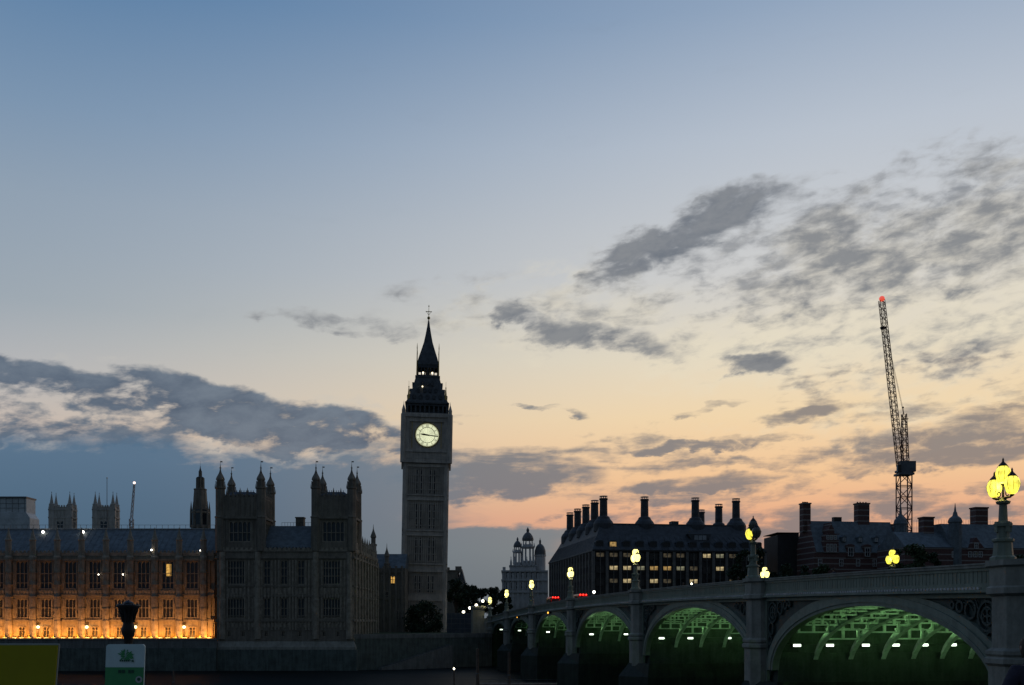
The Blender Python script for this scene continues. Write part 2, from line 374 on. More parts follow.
# terrace wall below the long lit building and the corner block
TZ = -4.8
b = MB(); b.box(-400, X(216.5, 236), 236.6, 243.6, -14, TZ)
tag(b.build('terrace', M['paving']), kind='structure')
x0, x1 = -400, X(216.5, 236)
w = thing('terrace_wall', 'dark river wall with parapet below the orange lit terrace', 'wall', ((x0+x1)/2, 236, WZ))
hw = (x1-x0)/2; zt = Z(638.6, 236)-WZ; z1 = Z(648, 236)-WZ
MB().box(-hw, hw, -0.35, 0.55, -3, z1).build('wall', M['wet'], w)
b = MB(); b.box(-hw, hw, 0.0, 0.5, z1, zt-0.25)
for k in range(int(2*hw/5.77)):
    xx = hw-2.2-k*5.77; b.box(xx-0.35, xx+0.35, -0.15, 0.0, z1, zt-0.25)
b.build('parapet', M['bankwall'], w)
MB().box(-hw, hw, -0.2, 0.6, zt-0.247, zt).build('coping', M['granite'], w)
# wall from the corner block to the bridge
w = thing('river_wall', 'dark embankment wall with a slanting stair between corner block and bridge', 'wall', (xa, 238.5, WZ), atan2(262-238.5, xb-xa))
L = sqrt((xb-xa)**2+(262-238.5)**2); zt = GZ-WZ
MB().box(-0.5, L, 0, 0.9, -3, zt-0.9).build('wall', M['wet'], w)
MB().box(-0.5, L, -0.1, 0.9, zt-0.897, zt+0.15).build('parapet', M['bankwall'], w)
b = MB()
for k in range(22): b.box(6+k*0.9, 6.9+k*0.9, -2.2, -0.1, -2, 0.6+k*0.24)
b.build('stair', M['bankwall'], w)
# ================================================================== LONG RIVER WING, lit orange from its terrace
YW = 243.0; ox, oz = X(105, YW), TZ
wing = thing('palace_wing', 'long gothic stone wing with buttresses lit orange at its terrace', 'building', (ox, YW, oz))
lx = lambda px: X(px, YW)-ox
lz = lambda py: Z(py, YW)-oz
BAY = 24.33; bcs = [9.6+BAY*k for k in range(-7, 9)]
xl, xr = lx(bcs[0]-12), lx(214)
rows = [('door', 626.5, 639.5, 7.0), ('low', 598.5, 618.0, 11.2), ('up', 561.0, 589.0, 12.6)]
wall = MB()
gz = [0.0, lz(621.5), lz(618.4), lz(598.2), lz(589.2), lz(560.5), lz(551)]
wall.box(xl, xr, 0.55, 9, 0, lz(553))                                # core behind the openings
wall.box(xl, xr, -0.25, 0.549, lz(621.8), lz(619.6))                  # string course above the ground floor
wall.box(xl, xr, 0.0, 0.549, lz(619.6)+.003, lz(618.2))
wall.box(xl, xr, -0.02, 0.549, lz(598.3), lz(596)); wall.box(xl, xr, -0.2, 0.549, lz(596)+.003, lz(594.6))
wall.box(xl, xr, 0.0, 0.549, lz(594.6)+.003, lz(589.2))
wall.box(xl, xr, -0.28, 0.549, lz(560.8), lz(559)); wall.box(xl, xr, 0.0, 0.549, lz(559)+.003, lz(556))
for i, c in enumerate(bcs):
    m_ = c+BAY/2
    prev = bcs[i]-BAY/2 if i else bcs[0]-12
    for (nm, ya, yb, w_), (za, zb) in zip(rows, [(0.0, lz(621.8)-.003), (lz(618.2)+.003, lz(598.3)-.003), (lz(589.2)+.003, lz(560.8)-.003)]):
        wl = prev+w_/2 if i else bcs[0]-12
        wr = m_-w_/2
        wall.box(lx(wl), lx(min(wr, 214)), 0.0, 0.548, za, zb)
        if nm == 'door' and m_ < 214: wall.box(lx(m_-w_/2), lx(m_+w_/2), 0.0, 0.548, lz(627), zb)
        if nm == 'door' and m_ < 214: wall.box(lx(m_-w_/2-0.6), lx(m_+w_/2+0.6), -0.18, -0.003, lz(627.5), lz(626.3))
wall.build('wall', M['stone'], wing)
car = MB()      # carved panel bands and jamb shafts
for i, c in enumerate(bcs):
    m_ = c+BAY/2
    if m_ > 214: continue
    for j in range(5):
        xx = lx(m_-6+j*3.0)
        car.box(xx-0.25, xx+0.25, -0.10, -0.003, lz(594.2), lz(590.2)); car.box(xx-0.1, xx+0.1, -0.16, -0.103, lz(593.4), lz(591))
    for sg in (-1, 1):
        for d_ in (6.5, 8.0):
            xx = lx(m_+sg*d_); car.box(xx-0.10, xx+0.10, -0.14, -0.003, lz(618), lz(599)); car.box(xx-0.10, xx+0.10, -0.14, -0.003, lz(588.6), lz(561.6))
car.build('carved_band', M['carve'], wing)
bt = None
for c in bcs:
    x = lx(c)
    if bt is None:
        b = MB(); b.lathe(0, -0.55, [(0.95, 0), (0.95, lz(621)), (0.82, lz(620)), (0.82, lz(597)), (0.74, lz(596)), (0.74, lz(560)), (0.9, lz(559)), (0.9, lz(557)), (0.7, lz(556)), (0.7, lz(541)), (0.82, lz(540.6)), (0.82, lz(539.6)), (0.62, lz(539)), (0.12, lz(530)), (0.2, lz(529.4)), (0.02, lz(527.5))], 8)
        for zz in (621, 609, 597, 585, 573, 560): b.lathe(0, -0.55, [(0.98, lz(zz)-0.12), (0.98, lz(zz)+0.12)], 8)
        bt = b.build('buttress', M['carve'], wing); bt.location.x = x; continue
    o = bt.copy(); COL.objects.link(o); o.location.x = x
ww = {}
for nm, ya, yb, w_ in rows:
    w_m = w_/F*YW; h_m = lz(ya)-max(lz(yb), 0.02)
    for i, c in enumerate(bcs):
        m_ = c+BAY/2
        if m_ > 214: continue
        lit = (nm == 'up' and abs(m_-167.5) < 3)
        if nm not in ww:
            fr = gothic_window(w_m, h_m, {'door': 1, 'low': 2, 'up': 2}[nm], {'door': [.72], 'low': [.52], 'up': [.22, .55]}[nm], 0.4).build('window' if nm != 'door' else 'doorway', M['carve'], wing)
            pn = pane(w_m, h_m).build('pane', M['lattice'], fr); ww[nm] = fr
        else: fr = copy_tree(ww[nm], wing)
        fr.location = (lx(m_), 0.10, max(lz(yb), 0.02))
LITW = emit('warm_lit_glass', (1.0, 0.55, 0.12), 0.9, (0.1, .1, .1), 0.6, 2.0)
for px, py, pw, ph in ((168, 570, 5, 12),):
    fr = MB().box(-pw/2/F*YW, pw/2/F*YW, 0.0, 0.04, 0, ph/F*YW).build('lit_pane', LITW, wing); fr.location = (lx(px), 0.36, lz(py+ph/2))
# parapet, roof, ridge
b = MB(); b.box(xl, xr, -0.1, 0.4, lz(556)+.003, lz(552.5))
k = xl
while k < xr: b.box(k, k+0.5, -0.05, 0.35, lz(552.5), lz(550.6)); k += 0.95
b.build('parapet', M['carve'], wing)
zr = Z(529.5, YW+9)-oz
b = MB(); b.prismx([(0.6, lz(553)), (9.0, zr), (20, zr), (28, lz(553))], xl, xr)
for i in range(120):
    xx = xl+i*1.44
    if xx < xr: b.prismx([(0.55, lz(553)+0.06), (8.98, zr+0.06), (9.0, zr), (0.7, lz(553))], xx, xx+0.12)
b.build('roof', M['slate'], wing)
b = MB(); b.box(xl, xr, 8.8, 20.2, zr+.003, zr+0.25); b.build('ridge_flashing', M['lead'], wing)
b = MB(); k = xl
while k < xr: b.box(k, k+0.07, 9.2, 9.27, zr+.25, zr+1.1); k += 1.44
b.box(xl, xr, 9.2, 9.27, zr+1.1, zr+1.17); b.build('roof_railing', M['steelg'], wing)

# terrace lanterns and floodlights
ln = None
LANT = emit('lantern_glass', (1.0, 0.78, 0.35), 6.0)
for i, c in enumerate(bcs):
    if i % 2 == 0 and c > -90:
        pos = (X(c+4.2, 242.2), 242.2, TZ)
        if ln is None:
            ln = thing('terrace_lantern', 'glowing lantern on a bracket post along the orange terrace front', 'lantern', pos, group='lanterns along the lit terrace')
            MB().lathe(0, 0, [(0.12, 0), (0.12, 0.3), (0.05, 0.4), (0.05, Z(629, 242.2)-TZ)], 8).build('post', M['black'], ln)
            hz = Z(627, 242.2)-TZ
            g = MB().ball(0, 0, hz, 0.33).build('globe', LANT, ln); MB().lathe(0, 0, [(0.36, hz+.3), (0.05, hz+.62)], 8).build('cap', M['black'], ln)
            lamp_light(ln, (0, -0.2, hz), 25, (1, .6, .2), 0.3)
        else:
            o = copy_tree(ln); o.location = pos
fl = None
BULB = emit('floodlight_glass', (1.0, 0.60, 0.14), 2.2)
for i, c in enumerate(bcs):
    for k in (0, 1, 2):
        px = c+BAY*(0.2+0.3*k)
        if px < -110 or px > 211: continue
        pos = (X(px, 241.6), 241.6, TZ)
        if fl is None:
            fl = thing('floodlight', 'amber floodlight trough at the foot of the lit terrace wall', 'floodlight', pos, group='floodlights at the foot of the terrace wall')
            MB().box(-0.55, 0.55, -0.18, 0.0, 0, 1.02).build('housing', M['black'], fl)
            MB().box(-0.5, 0.5, -0.16, 0.14, 1.023, 1.13).build('lamp', BULB, fl)
            lamp_light(fl, (0, 0.15, 1.16), 90, (1.0, 0.30, 0.008), typ='AREA', rot=(radians(158), 0, 0), sx=1.6, sy=0.2)
        else:
            o = copy_tree(fl); o.location = pos
# wide-angle uplights on the river parapet
ul = None
for i, c in enumerate(bcs):
    px = c
    if px < -150: continue
    pos = (X(px, 238.2), 238.2, TZ)
    if ul is None:
        ul = thing('uplight', 'small black uplight behind the terrace parapet aimed at the wing', 'floodlight', pos, group='uplights behind the terrace parapet')
        MB().box(-0.2, 0.2, -0.2, 0.2, 0, 0.5).build('housing', M['black'], ul); MB().box(-0.16, 0.16, 0.203, 0.23, 0.2, 0.46).build('lamp', BULB, ul)
        lamp_light(ul, (0, 0.35, 0.6), 3100, (1.0, 0.40, 0.10), 0.2, 'SPOT', (radians(131), 0, 0), radians(95), 1.0)
    else:
        o = copy_tree(ul); o.location = pos
WHITE = emit('white_floodlight', (1.0, 0.93, 0.78), 7.0)
for (px, py, yy, r, lab) in ((43, 532, 250, 0.45, 'white roof floodlight left of the twin towered church'), (83, 532, 250, 0.45, 'white roof floodlight below the second church tower'),
                        (151.5, 550, 241.4, 0.27, 'small white lamp on the eaves near the wing centre'), (200.5, 550.5, 242.6, 0.25, 'small white lamp on the eaves at the wing end'),
                        (98.5, 574.5, 242.3, 0.2, 'small warm lamp at the left upper window'), (123, 574.5, 242.3, 0.22, 'small warm lamp at the right upper window')):
    o = thing('roof_lamp', lab, 'lamp', (X(px, yy), yy, Z(py, yy)-0.5))
    r *= .72
    MB().ball(0, 0, 0.5, r, 8, 6).build('bulb', WHITE, o); MB().tube((0, 0, -0.3), (0, 0, 0.5-r*.8), 0.06).build('bracket', M['black'], o)

# ================================================================== CORNER BLOCK with two square towers
YP = 238.0; ox2, oz2 = X(284, YP), Z(648, YP)
pav = thing('palace_corner_block', 'dark gothic stone block with two square towers and bulbous turrets', 'building', (ox2, YP, oz2))
px_ = lambda p: X(p, YP)-ox2
pz = lambda p: Z(p, YP)-oz2
D = 42.0
XL, XR = px_(217), px_(353.5)
b = MB()
b.rect([(XL-0.6, XR+0.6, -0.9, D+.6, -6), (XL-0.6, XR+0.6, -0.9, D+.6, 0.2), (XL, XR, -0.1, D, pz(640.5)), ])
b.build('plinth', M['granite'], pav)
MB().box(XL-0.9, XR+0.9, -1.2, D+0.9, -8, -0.35).build('river_base', M['wet'], pav)
wl = MB()
wl.box(XL+0.6, XR-0.6, 0.6, D-.6, pz(640.5), pz(548))
def band(py, h, d): wl.box(XL-d, XR+d, -d, D+d, pz(py)-h/2, pz(py)+h/2)
for py, h, d in ((639.8, .5, .25), (620.5, .55, .3), (616, .25, .12), (596, .35, .2), (586, .35, .2), (557.5, .5, .35), (551.5, .25, .15)): band(py, h, d)
# front: columns between openings
fw = [(236, 18, 5), (267, 7.2, 1), (284, 7.2, 1), (301, 7.2, 1), (331.5, 17, 5)]
vr = [(613.8, 618.9, None), ]
lev = [(637.0, 631.0), (618.2, 598.2), (584.5, 560.2)]
zs = [pz(640.5)+.01, pz(637.0), pz(631.0), pz(618.2), pz(598.2), pz(584.5), pz(560.2), pz(551)]
def fillrow(za, zb, ops, xa_, xb_, y0=0.0, y1=0.599):
    x = xa_
    for c, w_ in ops:
        a, e = c-w_/2, c+w_/2
        wl.box(x, a, y0, y1, za, zb); x = e
    wl.box(x, xb_, y0, y1, za, zb)
big = [(px_(c), w_/F*YP) for c, w_, n in fw]
small = [(px_(c), 0.95) for c in (229, 243, 266, 283, 300, 324, 338)]
fillrow(zs[0], zs[1]-.003, [], XL, XR); fillrow(zs[1], zs[2], small, XL, XR); fillrow(zs[2]+.003, zs[3]-.003, [], XL, XR)
fillrow(zs[3], zs[4], big, XL, XR); fillrow(zs[4]+.003, zs[5]-.003, [], XL, XR); fillrow(zs[5], zs[6], big, XL, XR); fillrow(zs[6]+.003, zs[7], [], XL, XR)
# right side return
def fillside(za, zb, ops):
    y = 0.6
    for c, w_ in ops:
        wl.box(XR-0.599, XR, y, c-w_/2, za, zb); y = c+w_/2
    wl.box(XR-0.599, XR, y, D, za, zb)
sw = [(4.2+k*4.9, 2.0) for k in range(8)]
for za, zb, ops in ((zs[0], zs[3]-.003, []), (zs[3], zs[4], sw), (zs[4]+.003, zs[5]-.003, []), (zs[5], zs[6], sw), (zs[6]+.003, zs[7], [])): fillside(za, zb, ops)
# left return
wl.box(XL, XL+.599, .6, D, zs[0], zs[7])
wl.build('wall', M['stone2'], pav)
proto = {}
def pwin(key, w_, h_, mull, tr, loc, rz=0.0):
    if key not in proto:
        fr = gothic_window(w_, h_, mull, tr, 0.45, 0.16 if w_ > 3 else .13).build('window', M['carve'], pav); pane(w_, h_, .38).build('pane', M['lattice'], fr); proto[key] = fr
    else: fr = copy_tree(proto[key], pav)
    fr.location = loc; fr.rotation_euler = (0, 0, rz)
for (c, w_, n), (xc, wm_) in zip(fw, big):
    h1, h2 = zs[4]-zs[3], zs[6]-zs[5]
    pwin(('a', n), wm_, h1, n, [.5], (xc, 0.1, zs[3])); pwin(('b', n), wm_, h2, n, [.35, .68], (xc, 0.1, zs[5]))
for xc, w_ in small: pwin('s', w_, zs[2]-zs[1], 1, [], (xc, 0.15, zs[1]))
for c, w_ in sw:
    pwin('d', w_, zs[4]-zs[3], 1, [.5], (XR-0.1, c, zs[3]), pi/2); pwin('e', w_, zs[6]-zs[5], 1, [.35, .68], (XR-0.1, c, zs[5]), pi/2)
# carved shafts and panels on the front and on the return
cv = MB()
for p in [218.3, 224, 227.5, 245, 249, 254.5, 259, 262, 272, 275.5, 279, 290, 293, 296, 306, 309, 312.5, 318, 322, 341, 345, 350, 352.6]:
    x = px_(p); cv.box(x-0.16, x+0.16, -0.18, -0.003, pz(630), pz(560))
for p in (222.5, 258, 316, 349.5):
    x = px_(p); cv.lathe(x, -0.05, [(0.8, pz(639)), (0.8, pz(600)), (0.7, pz(599)), (0.7, pz(552))], 8)
for k in range(34):
    x = XL+0.6+k*0.93; cv.box(x, x+0.5, -0.1, -0.003, pz(594.5), pz(588)); cv.box(x, x+0.5, -0.1, -0.003, pz(627.5), pz(622.8))
for k in range(9):
    y = 1.8+k*4.9
    if y < D: cv.box(XR+.003, XR+0.5, y-0.45, y+0.45, pz(640), pz(553))
for k in range(40):
    y = 1.0+k*1.0; cv.box(XR+.003, XR+0.1, y, y+0.5, pz(594.5), pz(588))
spans_ = [(XL, big[0][0]-big[0][1]/2)]+[(big[i][0]+big[i][1]/2, big[i+1][0]-big[i+1][1]/2) for i in range(4)]+[(big[4][0]+big[4][1]/2, XR)]
for xa_, xb_ in spans_:
    n_ = max(1, int((xb_-xa_)/.62))
    for k in range(n_):
        x = xa_+(xb_-xa_)*(k+.5)/n_
        for za, zb in ((zs[3], zs[4]), (zs[5], zs[6])):
            cv.box(x-.06, x+.06, -.09, -.004, za+.1, zb-.1)
            for f in (.28, .52, .76): cv.box(x-.26, x+.26, -.05, -.0045, za+(zb-za)*f-.06, za+(zb-za)*f+.06)
for xc, wmm in big:
    for za, zb in ((zs[4], zs[4]+1.2), (zs[3]-1.3, zs[3]-.3)):
        for k in range(max(2, int(wmm/.6))):
            x = xc-wmm/2+wmm*(k+.5)/max(2, int(wmm/.6)); cv.lathe(x, -.06, [(.2, za), (.2, zb)], 4)
cv.build('carved_shafts', M['carve'], pav)
# battlements round the block
bt2 = MB()
k = XL
while k < XR-0.3: bt2.box(k, k+.62, -0.2, 0.3, pz(551), pz(547.6)); k += 1.1
k = .8
while k < D: bt2.box(XR-.3, XR+.2, k, k+.62, pz(551), pz(547.6)); k += 1.1
bt2.box(XL, XR, -0.15, .25, pz(551.2), pz(549.6)); bt2.box(XR-.25, XR+.15, .3, D, pz(551.2), pz(549.6))
for k in range(9):
    y = 10.8+k*3.9
    if y < D: bt2.lathe(XR, y, [(0.42, pz(551)), (.42, pz(541)), (.55, pz(540.6)), (.38, pz(540)), (.03, pz(531))], 6)
bt2.build('battlement', M['carve'], pav)
# roof between and behind the towers
zr = Z(526, YP+8)-oz2
b = MB(); b.prismx([(1.0, pz(549)), (8, zr), (14, zr), (21, pz(549))], px_(262), px_(313))
b.rect([(XR-20, XR-.8, 12, D-1, pz(549)), (XR-12, XR-7, 16, D-5, zr-1.5)])
b.build('roof', M['slate'], pav)
b = MB(); k = px_(274)
while k < px_(313): b.box(k, k+.06, 8, 8.06, zr, zr+.8); k += .7
b.box(px_(274), px_(313), 8, 8.06, zr+.8, zr+.86)
for k in range(14): b.ball(px_(266)+k*0.75, 1.2, pz(547), .16, 6, 4)
b.build('roof_cresting', M['iron'], pav)
b = MB(); b.cbox(px_(292), 9.5, zr-1, Z(518.5, YP+9.5)-oz2, 0.95, 1.0); b.cbox(px_(292), 9.5, Z(518.5, YP+9.5)-oz2+.003, Z(518, YP+9.5)-oz2+.15, 1.08, 1.13); b.build('chimney', M['stone2'], pav)
def sq_tower(xa_, xb_):
    w_ = xb_-xa_; c = (xa_+xb_)/2; d_ = w_
    b = MB()
    zb_, zt_ = pz(551)+.003, pz(519)
    b.box(xa_+.5, xb_-.5, .5, d_-.5, zb_, pz(495))
    # piers round the tall traceried windows
    for q in range(4):
        b.M = Matrix.Translation((c, d_/2, 0)) @ Matrix.Rotation(q*pi/2, 4, 'Z') @ Matrix.Translation((-c, -d_/2, 0))
        h = w_/2
        for xx0, xx1 in ((-h, -2.6), (2.6, h)): b.box(c+xx0, c+xx1, 0, .499, zb_, zt_)
        b.box(c-2.6, c+2.6, 0, .499, zb_, pz(542)); b.box(c-2.6, c+2.6, 0, .499, pz(521), zt_)
        for xx in (-3.6, -3.0, 3.0, 3.6): b.box(c+xx-.13, c+xx+.13, -.14, -.003, zb_, zt_-.3)
        b.box(c-h-.02, c+h+.02, -.45, .4, pz(518.8), pz(516.6)); b.box(c-h, c+h, -.1, .35, pz(516.5), pz(497))
        for xx in (-3.4, -2.3, -1.1, 0, 1.1, 2.3, 3.4): b.box(c+xx-.10, c+xx+.10, -.22, -.103, pz(515.8), pz(498))
        k = c-h+1.2
        while k < c+h-1.2: b.box(k, k+.55, -.15, .3, pz(497)+.003, pz(494)); k += 1.05
        for xx in (-1.7, 0, 1.7): b.lathe(c+xx, .1, [(.22, pz(497)), (.2, pz(492)), (.02, pz(487.5))], 6)
    b.M = None
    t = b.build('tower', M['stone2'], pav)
    fr = gothic_window(5.2, pz(521)-pz(542), 4, [.45], .4, .16).build('window', M['carve'], t); fr.location = (c, .08, pz(542)); pane(5.2, pz(521)-pz(542), .34).build('pane', M['lattice'], fr)
    o = copy_tree(fr, t); o.location = (xb_-.08, d_/2, pz(542)); o.rotation_euler = (0, 0, pi/2)
    b = MB(); b.rect([(xa_+.9, xb_-.9, .9, d_-.9, pz(496)), (xa_+2.6, xb_-2.6, 2.6, d_-2.6, pz(490.5))])
    k = xa_+2.6
    while k < xb_-2.6: b.box(k, k+.12, 2.7, 2.8, pz(490.5), pz(488.8)); k += .55
    b.build('tower_roof', M['iron'], t)
    for (tx, ty, dz) in ((xa_+.5, .5, 0), (xb_-.5, .5, 0), (xa_+.5, d_-.5, 0), (xb_-.5, d_-.5, 0)):
        b = MB(); q = lambda p: pz(p)+dz
        b.lathe(0, 0, [(1.18, zb_), (1.18, q(518)), (1.3, q(517.6)), (1.3, q(516.4)), (1.08, q(516)), (1.08, q(489)), (1.28, q(488.4)), (1.28, q(487)), (.80, q(486.6)), (.80, q(480.5)), (.98, q(480)), (1.0, q(478.6)), (.86, q(477)), (.62, q(475)), (.36, q(473)), (.18, q(470.5)), (.12, q(468.2)), (.26, q(467.6)), (.1, q(466.8)), (.05, q(464))], 8)
        for k in range(8):
            a = pi/8+k*pi/4; b.tube((1.0*cos(a), 1.0*sin(a), q(487)), (1.0*cos(a), 1.0*sin(a), q(481)), .10, n=4)
            b.tube((1.2*cos(a), 1.2*sin(a), q(487)), (1.2*cos(a), 1.2*sin(a), q(483.5)), .1, .02, n=4)
        b.box(-.03, .03, -.03, .03, q(464), q(460.5)); b.box(0, .5, -.01, .01, q(462), q(460.8))
        o = b.build('turret', M['stone2'], t); o.location = (tx, ty, 0)
sq_tower(px_(217.6), px_(262.5)); sq_tower(px_(313.4), px_(353.5))

# ================================================================== range behind, between the corner block and the clock tower
YB = 297.0; ob, zb0 = X(388, YB), GZ
rg = thing('palace_range', 'dark gothic range with a lit window beside the clock tower', 'building', (ob, YB, zb0))
rx = lambda p: X(p, YB)-ob
rz_ = lambda p: Z(p, YB)-zb0
b = MB(); b.box(rx(340), rx(405), 0, 14, 0, rz_(568))
for p in range(342, 405, 6): b.box(rx(p)-.3, rx(p)+.3, -.5, -.003, 0, rz_(566))
for py in (572, 598): b.box(rx(340), rx(405), -.3, -.004, rz_(py)-.2, rz_(py)+.2)
b.build('wall', M['stone2'], rg)
MB().prismx([(0.2, rz_(568)+.003), (6, Z(554, YB+6)-zb0), (8, Z(554, YB+6)-zb0), (13.8, rz_(568)+.003)], rx(340), rx(405)).build('roof', M['slate'], rg)
for p, yt, r in ((373, 524, .9), (386.5, 543, .8)):
    b = MB(); b.lathe(0, 0, [(r, rz_(575)), (r, rz_(yt+22)), (r*1.2, rz_(yt+21.5)), (r*1.2, rz_(yt+20)), (r*.75, rz_(yt+19.5)), (r*.75, rz_(yt+14)), (r*1.0, rz_(yt+13)), (r*.85, rz_(yt+11)), (r*.3, rz_(yt+6.5)), (r*.12, rz_(yt+4)), (.03, rz_(yt))], 8)
    o = b.build('turret', M['stone2'], rg); o.location = (rx(p), .8, 0)
for p, y0, w_, h_, m_ in ((392.7, 583.8, 6.0, 8.0, LITW), (377, 619.5, 4.2, 6.0, LITW), (387, 600, 4, 9, M['lattice']), (396.5, 620, 4, 10, M['lattice']), (383.5, 583, 3.5, 8, M['lattice'])):
    fr = gothic_window(w_/F*YB, h_/F*YB, 1, [.5], .3, .14).build('window', M['carve'], rg); fr.location = (rx(p), -.32, rz_(y0)); pane(w_/F*YB, h_/F*YB, .22).build('pane', m_, fr)
# ================================================================== CLOCK TOWER
YT = 307.0; HWS = 6.62
tw = thing('clock_tower', 'tall gothic clock tower with a glowing round dial and iron spire', 'tower', (X(421.3, YT), YT+HWS, GZ))
tw.rotation_euler = (0, radians(1.0), radians(4.8))
tz = lambda p: Z(p, YT+HWS*max(0.0, min(1.0, (416-p)/45.0)))-GZ
CXT = 0.0
def four(b, fn):
    for q in range(4):
        b.M = Matrix.Rotation(q*pi/2, 4, 'Z'); fn(b, q)
    b.M = None
H = HWS
b = MB(); b.cbox(0, 0, 0, tz(462), H-.45)
def shaft(b, q):
    for sg in (-1, 1): b.box(sg*H-(.0 if sg < 0 else 1.35), sg*H+(1.35 if sg < 0 else 0), -H, -H+.449, 0, tz(462))
    for i in range(16):
        x = -H+1.35+(2*H-2.7)*(i+.5)/16
        b.box(x-.11, x+.11, -H-.0, -H+.448, tz(628), tz(463))
    zz = tz(626)
    while zz < tz(466):
        b.box(-H+1.35, H-1.35, -H+.16, -H+.447, zz, zz+.22); zz += 2.15
    for sg in (-1, 1):
        for dx_ in (.35, .95): b.box(sg*(H-dx_)-.09, sg*(H-dx_)+.09, -H-.12, -H-.003, tz(628), tz(464))
    for p, h, d in ((630, 1.2, .3), (612, .5, .2), (600, .5, .15), (570.5, .9, .22), (564, .4, .3), (535, .5, .2), (530.5, .4, .25), (499.5, .5, .2), (495, .4, .25), (465.5, .9, .2)):
        b.box(-H-d, H+d, -H-d, -H+.44, tz(p)-h/2, tz(p)+h/2)
    for p0, p1 in ((634, 630), (599, 594), (570, 565), (534, 531.5), (499, 496)):
        b.box(-H+1.3, H-1.3, -H+.05, -H+.447, tz(p0), tz(p1))
four(b, shaft)
for sx in (-1, 1):
    for sy in (-1, 1): b.lathe(sx*(H-.45), sy*(H-.45), [(.95, 0), (.95, tz(600)), (.82, tz(599)), (.82, tz(463))], 8)
b.build('shaft', M['towerstone'], tw)
sl_ = None
for q in range(4):
    for p0, p1 in ((493, 470), (528, 503), (561, 538), (592, 575)):
        for xx in (-2.45, -1.22, 1.22, 2.45):
            if sl_ is None or sl_[1] != (p0, p1):
                o = MB().box(-.34, .34, 0, .35, 0, tz(p1)-tz(p0)).build('window', M['glass'], tw); sl_ = (o, (p0, p1))
            else:
                o = sl_[0].copy(); COL.objects.link(o)
            R_ = Matrix.Rotation(q*pi/2, 4, 'Z') @ Vector((xx, -H+.28, tz(p0))); o.location = R_; o.rotation_euler = (0, 0, q*pi/2)
# clock stage
C = 7.15
b = MB(); b.cbox(0, 0, tz(463)+.003, tz(416), C-.5)
def stage(b, q):
    b.box(-C-.25, C+.25, -C-.25, -C+.49, tz(463), tz(461.2)); b.box(-C-.1, C+.1, -C-.1, -C+.48, tz(461.1), tz(459.6))
    b.box(-C, C, -C, -C+.488, tz(459.5), tz(452.5))
    for i in range(12):
        x = -C+1.8+(2*C-3.6)*i/11; b.box(x-.2, x+.2, -C-.12, -C-.003, tz(458.8), tz(453.5))
    b.box(-C-.3, C+.3, -C-.3, -C+.47, tz(452.4), tz(450.8))
    for sg in (-1, 1):
        b.box(sg*C-(0 if sg < 0 else 2.0), sg*C+(2.0 if sg < 0 else 0), -C, -C+.487, tz(450.7), tz(417.5))
        for dx_ in (.5, 1.2): b.box(sg*(C-dx_)-.12, sg*(C-dx_)+.12, -C-.12, -C-.003, tz(450.7), tz(418))
    for i in range(14):
        for sg in (-1, 1):
            zc_ = tz(449+-2.2*i*1.05); b.box(sg*(C-.85)-.3, sg*(C-.85)+.3, -C-.08, -C-.0035, zc_, zc_+.3)
    b.box(-C+2.0, C-2.0, -C+.1, -C+.486, tz(450.7), tz(448.6)); b.box(-C+2.0, C-2.0, -C+.1, -C+.486, tz(421.8), tz(417.5))
    b.box(-C-.35, C+.35, -C-.35, -C+.46, tz(417.4), tz(415)); b.box(-C-.2, C+.2, -C-.2, -C+.45, tz(414.9), tz(413.6))
four(b, stage)
for sx in (-1, 1):
    for sy in (-1, 1):
        b.lathe(sx*(C-.2), sy*(C-.2), [(.85, tz(463)), (.85, tz(415)), (.6, tz(414)), (.6, tz(411)), (.1, tz(406)), (.03, tz(403))], 8)
b.build('clock_stage', M['towerstone'], tw)
